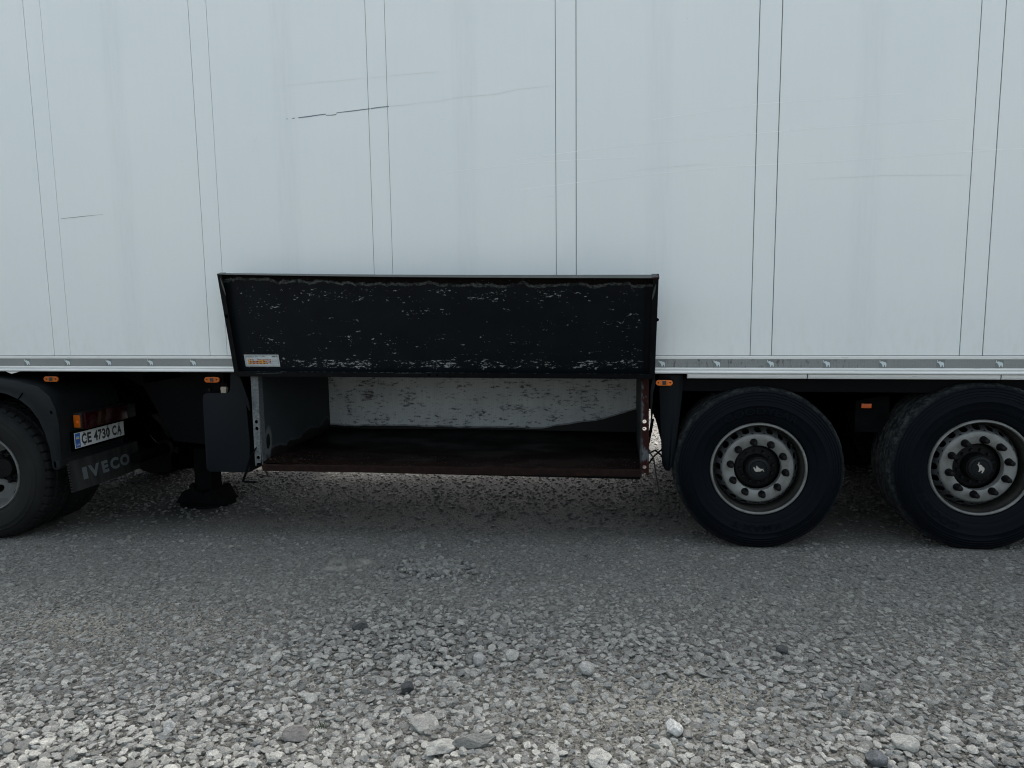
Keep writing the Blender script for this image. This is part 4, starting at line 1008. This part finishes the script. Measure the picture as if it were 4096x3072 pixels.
# fender: an arched outer face over the wheel and a wide curved shell running inwards
inner = [(-3.938, .420), (-3.945, .50), (-3.952, .568), (-3.975, .665), (-4.016, .766), (-4.075, .846), (-4.151, .905), (-4.25, .945), (-4.376, .968), (-4.56, .985), (-4.75, .972), (-4.93, .905), (-5.06, .79), (-5.13, .66), (-5.16, .50)]
outerp = [(-3.893, .420), (-3.893, .50), (-3.893, .60), (-3.893, .72), (-3.905, .83), (-3.945, .925), (-4.03, .995), (-4.20, 1.035), (-4.38, 1.055), (-4.56, 1.062), (-4.78, 1.05), (-4.98, .98), (-5.14, .85), (-5.22, .70), (-5.24, .50)]
def fender(y0, y1, yo):
    e = link('fender', None, truck, (WX, yo, .44))
    n = len(inner)
    fc = MB(); k = 6; vs = []
    for i in range(n):
        for j in range(k+1):
            t_ = j/k; x = inner[i][0]+(outerp[i][0]-inner[i][0])*t_; z = inner[i][1]+(outerp[i][1]-inner[i][1])*t_
            y = y0+(.0 if t_ < .55 else (t_-.55)**1.6*.11)*(1 if y1 > y0 else -1)-(.006 if j == 0 else 0)*(1 if y1 > y0 else -1)
            vs.append((x, y, z))
    fc.add(vs, [(i*(k+1)+j, i*(k+1)+j+1, (i+1)*(k+1)+j+1, (i+1)*(k+1)+j) for i in range(n-1) for j in range(k)])
    kp('fender_face', fc, 'fender', parent=e, smooth=True, angle=60)
    sh = MB(); ys_ = [y0+(y1-y0)*t_ for t_ in (.048, .3, .6, 1)]; vs = []
    for i in range(n):
        for y in ys_: vs.append((outerp[i][0], y, outerp[i][1]))
    sh.add(vs, [(i*4+j, i*4+j+1, (i+1)*4+j+1, (i+1)*4+j) for i in range(n-1) for j in range(3)])
    kp('fender_shell', sh, 'fender', parent=e, smooth=True, angle=60)
    ish = MB(); vs = []
    for i in range(n):
        for y in (y0+.004*(1 if y1 > y0 else -1), y1): vs.append((inner[i][0]+.01*(inner[i][0]-WX)/.6, y, inner[i][1]+.012))
    ish.add(vs, [(i*2, i*2+1, i*2+3, i*2+2) for i in range(n-1)])
    kp('fender_liner', ish, 'black', parent=e, smooth=True, angle=60)
    kp('fender_foot', MB().prism([(-3.945, .415), (-3.93, .405), (-3.90, .405), (-3.888, .42), (-3.888, .47), (-3.95, .47)], y0, y0+.64*(1 if y1 > y0 else -1)), 'fender', parent=e, bevel=.006)
    return e
fe = fender(-.075, .60, -.075); fender(2.575, 1.90, 2.575)
kp('fender_plug', MB().prism(circle(-3.935, .812, .014, 16), -.066, -.058), 'black', parent=fe)
kp('fender_seam', MB().prism([(-4.16, .905), (-4.125, .95), (-4.128, .953), (-4.165, .908)], -.082, -.074), 'black', parent=fe)
# tail lamp
tl = link('tail_lamp', None, truck, (-3.88, .38, .72))
kp('lamp_box', MB().box(-3.890, -3.822, .090, .655, .668, .785), 'lampbody', parent=tl, bevel=.006)
kp('side_lens', MB().box(-3.882, -3.832, .082, .090, .680, .770), 'amber3', parent=tl, bevel=.002)
kp('lens', MB().box(-3.821, -3.798, .100, .215, .666, .782), 'red', parent=tl, bevel=.004); kp('lens', MB().box(-3.821, -3.801, .2155, .32, .668, .780), 'red2', parent=tl, bevel=.003)
kp('lens', MB().box(-3.821, -3.801, .3205, .55, .668, .780), 'red', parent=tl, bevel=.003); kp('lens', MB().box(-3.821, -3.803, .5505, .65, .670, .780), 'lampbody', parent=tl, bevel=.003)
kp('reflector_disc', MB().prism(circle(-3.850, .722, .011, 16), .079, .0825), 'amber2', parent=tl)
# number plate: faces rearwards (+X), long side along Y
NX = -3.862
npl = link('number_plate', None, truck, (NX, .32, .59))
PY0, PY1, PZ0, PZ1 = .056, .580, .529, .641
kp('plate_holder', MB().box(NX-.030, NX-.004, PY0-.010, PY1+.010, PZ0-.018, PZ1+.012), 'black', parent=npl, bevel=.004)
kp('plate_face', MB().box(NX-.0038, NX-.002, PY0, PY1, PZ0, PZ1), 'plate', parent=npl, bevel=.0006)
kp('plate_band', MB().box(NX-.0019, NX-.0012, PY0+.004, PY0+.054, PZ0+.004, PZ1-.004), 'blue', parent=npl)
kp('flag', MB().box(NX-.0011, NX-.0006, PY0+.014, PY0+.045, PZ1-.036, PZ1-.026), 'ltblue', parent=npl); kp('flag', MB().box(NX-.0011, NX-.0006, PY0+.014, PY0+.045, PZ1-.046, PZ1-.0362), 'yellow', parent=npl)
def ptext(name, txt, y0, y1, z0, z1, m, bold=.0, x=NX-.0008):
    v2, f2 = fit_text(txt, y0, y1, z0, z1, bold); kp(name, MB().add([(x, a, b) for a, b in v2], f2), m, parent=npl)
ptext('country_code', 'UA', PY0+.014, PY0+.046, PZ0+.016, PZ0+.034, 'plate', .01, NX-.0006)
pz0, pz1 = PZ0+.018, PZ1-.016
for ch, a, b in (('C', .066, .116), ('E', .124, .166), ('4', .190, .232), ('7', .236, .274), ('3', .278, .316), ('0', .320, .362), ('C', .388, .436), ('A', .442, .494)):
    ptext('plate_character', ch, PY0+a, PY0+b, pz0, pz1, 'ink', .035)
for yy, zz in ((.094, PZ1-.012), (.094, PZ0+.014), (.110, (PZ0+PZ1)/2), (.276, (PZ0+PZ1)/2+.015), (.470, PZ1-.010), (.476, PZ0+.014)):
    kp('plate_screw', MB().add([(NX-.0002, PY0+yy+.006*math.cos(2*PI*k/10), zz+.006*math.sin(2*PI*k/10)) for k in range(10)], [tuple(range(10))]), 'ink', parent=npl)
kp('plate_crack', MB().add([(NX-.0003, PY0+.338, PZ1), (NX-.0003, PY0+.342, PZ1), (NX-.0003, PY0+.348, PZ0), (NX-.0003, PY0+.344, PZ0)], [(0, 1, 2, 3)]), 'ink', parent=npl)
# mudflap
mf = link('mudflap', None, truck, (-3.86, .35, .33))
MY0, MY1, MZ0, MZ1 = -.020, .735, .222, .446
fm = MB(); vs = []
na_, nb_ = 18, 6
def mfp(a, b): return (-3.872+.018*math.sin(a*PI)*(1-b)+.010*(1-b), MY0+(MY1-MY0)*a+.012*(1-b)*(1-a), MZ0+(MZ1-MZ0)*b)
for xo in (0, -.008):
    for j in range(nb_+1):
        for i in range(na_+1): p = mfp(i/na_, j/nb_); vs.append((p[0]+xo, p[1], p[2]))
o_ = (na_+1)*(nb_+1); fs = []
for j in range(nb_):
    for i in range(na_):
        a = j*(na_+1)+i; q_ = (a, a+1, a+na_+2, a+na_+1); fs += [q_, tuple(k+o_ for k in q_)[::-1]]
kp('flap_sheet', fm.add(vs, fs), 'mudflap', parent=mf, smooth=True)
for k in range(11):
    p = mfp(0, .04+.088*k); kp('edge_rib', MB().tube([(p[0]-.006, p[1]-.006, p[2]), (p[0]+.006, p[1]+.002, p[2])], .0075, 8), 'mudflap', parent=mf, smooth=True)
for ch, a, b in (('I', .155, .215), ('V', .235, .385), ('E', .415, .505), ('C', .535, .665), ('O', .685, .835)):
    v2, f2 = fit_text(ch, a, b, .30, .70, .05); kp('flap_letter', MB().add([(lambda p: (p[0]+.002, p[1], p[2]))(mfp(x_, z_)) for x_, z_ in v2], f2), 'mudtext', parent=mf)
# frame, cross member, coupling ramp and clamp tube
for y in (.86, 1.64): kp('frame_rail', MB().box(-8.9, -3.75, y-.035, y+.035, .50, .76), 'black')
kp('cross_member', MB().tube([(-3.80, .60, .335), (-3.80, 1.95, .335)], .045, 14), 'blackdusty', smooth=True)
kp('clamp_ring', MB().lathe([(.048, 0), (.072, .004), (.076, .012), (.072, .020), (.048, .024)], 28, close=True).map(lambda a, b, c: (-3.80+a, .985+b, .335+c)), 'hub', smooth=True)
kp('clamp_ring', MB().box(-3.72, -3.68, .985, 1.0, .30, .345), 'hub')
kp('inner_mudflap', MB().prism([(.78, .66), (1.15, .66), (1.42, .43), (.98, .43)], -3.76, -3.745, 'X'), 'mudflap')
kp('coupling_ramp', MB().prism([(-3.78, .60), (-3.45, .385), (-3.28, .365), (-3.28, .33), (-3.55, .16), (-3.78, .14)], 1.02, 1.5), 'black', bevel=.01)
kp('fifth_wheel', MB().prism([(-4.9, .98), (-4.0, .98), (-3.7, .78), (-3.7, .72), (-4.9, .80)], .85, 1.65), 'black', bevel=.01)
kp('cross_plate', MB().box(-3.96, -3.90, .60, 1.9, .46, .80), 'black')
kp('far_lamp_box', MB().box(-3.955, -3.862, 1.83, 2.40, .664, .792), 'lampbody', bevel=.006)
kp('fuel_tank', MB().prism([(-7.0, .98), (-5.4, .98), (-5.35, .93), (-5.35, .36), (-5.4, .30), (-7.0, .30), (-7.05, .36), (-7.05, .93)], .02, .62), 'fender', bevel=.03)
# cab, standing ahead of the trailer nose
kp('cab', MB().prism([(-11.2, .45), (-9.0, .45), (-9.0, 3.3), (-9.3, 3.55), (-10.7, 3.55), (-11.1, 2.9), (-11.28, 1.6)], .03, 2.5), 'plain_white', bevel=.05)
kp('cab_window', MB().prism([(-10.85, 2.0), (-9.9, 2.0), (-9.9, 2.75), (-10.7, 2.75)], .012, .028), 'black', bevel=.004)
e = copy_tree(tw1); e.location = Vector((-10.2, -.045+.03, WZ-.02))-Vector(WORLD[truck.name])
e = copy_tree(tw1); e.location = Vector((-10.2, 2.53, WZ-.02))-Vector(WORLD[truck.name]); e.rotation_euler = (0, 0, PI)
# trailer nose over the tractor: kingpin plate
tp('kingpin_plate', MB().box(-8.5, -5.2, .45, 2.1, 1.0, 1.098), 'blackdusty')

# ------------------------------------------------------------------ loose things on the ground
hero('dark_stone', -1.262, -1.262, .034, 'stone_dark', 'dark angular stone standing out of the pale gravel left of the middle', 3, .8, 7, .5, .7, .7, 1.2)
hero('round_stone', -.595, -1.565, .036, 'stone_light', 'rounded pale stone, larger of the two on the gravel right of the dark angular one', 5, .82, 16, .78, .3, .75, 1.05, 1, 1, .02)
hero('round_stone', -.455, -1.52, .033, 'stone', 'rounded grey stone just behind and right of the larger pale one', 6, .8, 12, .7, 1.3, .7, 1.1)
hero('round_stone', -.122, -1.605, .035, 'stone_light', 'smooth egg-shaped light grey stone lying alone on cracked dirt', 8, .8, 22, .86, .5, .8, 1.25, 1, 1, .01)
hero('white_stone', -.178, -.968, .016, 'stone_white', 'tiny white stone on the packed dirt below the open box', 9, .8, 8, .6)
hero('brown_stone', -1.19, -2.15, .047, 'stone_brown', 'flat brown-grey stone with smooth top near the lower edge, left of centre', 12, .45, 9, .62, .2, .7, 1.35, 1.1, .9, .02)
hero('corner_stone', .215, -2.005, .032, 'stone_white', 'whitish blocky stone in the lower right centre of the gravel', 14, .95, 7, .52, .4, .8, 1.0)
hero('slab_stone', -.725, -2.035, .056, 'stone', 'broad flat grey stone set level in the gravel near the bottom centre', 15, .38, 8, .6, .1, .45, 1.3)
hero('grey_stone', -.86, -1.80, .030, 'stone_dark', 'rough dark grey stone in the gravel left of the two rounded ones', 18, .85, 9, .6, 2.0, .7)
hero('flint_stone', .735, -1.352, .026, 'stone_dark', 'small dark upright stone among pale ones below the first trailer wheel', 19, .9, 8, .55, .3, .7)
hero('large_stone', 1.0, -2.02, .044, 'stone', 'large grey oval stone in the loose gravel at lower right', 21, .6, 12, .66, -.2, .6, 1.3)
hero('large_stone', .88, -2.10, .036, 'stone_dark', 'bluish dark rounded stone leaning on the large oval one at lower right', 22, .8, 10, .6, 1.2, .6, 1.2)
hero('pale_stone', -1.70, -2.16, .030, 'stone_light', 'pale wedge-shaped stone resting on a grey one at lower left', 24, .8, 7, .5, .5, .9, 1.1)
hero('pale_stone', -.05, -2.20, .046, 'stone', 'big flat-topped grey stone at the bottom edge right of centre', 26, .5, 10, .6, .4, .6, 1.3)
hero('long_stone', -.50, -2.13, .048, 'stone', 'long narrow grey stone pointing right at the bottom centre', 27, .5, 8, .55, .35, .7, 1.6, 1.25, .62)
hero('long_stone', -.62, -2.18, .052, 'stone', 'elongated stone tilted beside the long narrow one at the bottom centre', 29, .5, 8, .55, .7, .7, 1.6, 1.2, .6)

# crumpled rag pressed into the dirt
n1, n2 = 64, 34; vs = []
for j in range(n2):
    for i in range(n1):
        a, b = i/(n1-1)*2-1, j/(n2-1)*2-1
        rr = .80+.22*math.sin(3*math.atan2(b, a)+1)+.10*math.sin(7*math.atan2(b, a))
        s = 1-.25*max(0, -a)
        x = -1.655+a*.155*rr; y = -.415+b*.105*rr*s+.02*a
        d = max(abs(a), abs(b)); nz = (.5-abs(vnoise(np.array([a*5+3+b*2]), np.array([b*7.5+a*1.5]), 21)[0]-.5))**3*.16+(.5-abs(vnoise(np.array([a*13]), np.array([b*15]), 22)[0]-.5))**2*.03-.012
        hh = .007+(nz*1.6+.008)*(1-d**4)-.016*(d > .97)
        vs.append((x-(-1.655), y-(-.415), hgt(x, y)+hh))
rag = link('rag', MB().add(vs, [(j*n1+i, j*n1+i+1, (j+1)*n1+i+1, (j+1)*n1+i) for j in range(n2-1) for i in range(n1-1)]).mesh('rag', 'rag', True, 0, 60), None, (-1.655, -.415, 0))
tag(rag, 'crumpled dirty grey-brown rag trodden into the ground in front of the box', 'rag')
pts = [(-1.555, -2.075), (-1.51, -2.068), (-1.47, -2.083), (-1.43, -2.078), (-1.395, -2.105), (-1.36, -2.10), (-1.33, -2.112)]
tw_ = MB().tube([(x+1.44, y+2.09, hgt(x, y)+.016+.004*math.sin(i*2)) for i, (x, y) in enumerate(pts)], [.003, .0035, .004, .0035, .003, .003, .002], 6)
t_ = link('twig', tw_.mesh('twig', 'twig', True), None, (-1.44, -2.09, 0)); tag(t_, 'thin bent dry twig lying across the gravel at lower left', 'twig')
gm = MB(); rr_ = random.Random(4)
for k in range(46):
    a = rr_.uniform(0, 6.28); l = rr_.uniform(.012, .030); bx, by = rr_.gauss(0, .010), rr_.gauss(0, .007); dx, dy = math.cos(a)*l*.8, math.sin(a)*l*.8
    gm.add([(bx-.0008, by, 0), (bx+.0008, by, 0), (bx+dx*.5+.0006, by+dy*.5, l*.7), (bx+dx*.5-.0006, by+dy*.5, l*.7), (bx+dx, by+dy, l)], [(0, 1, 2, 3), (3, 2, 4)])
t_ = link('grass_tuft', gm.mesh('grass_tuft', 'grass'), None, (-1.115, -2.085, hgt(-1.115, -2.085)+.006)); tag(t_, 'tiny green tuft of grass between stones near the lower left', 'grass tuft')
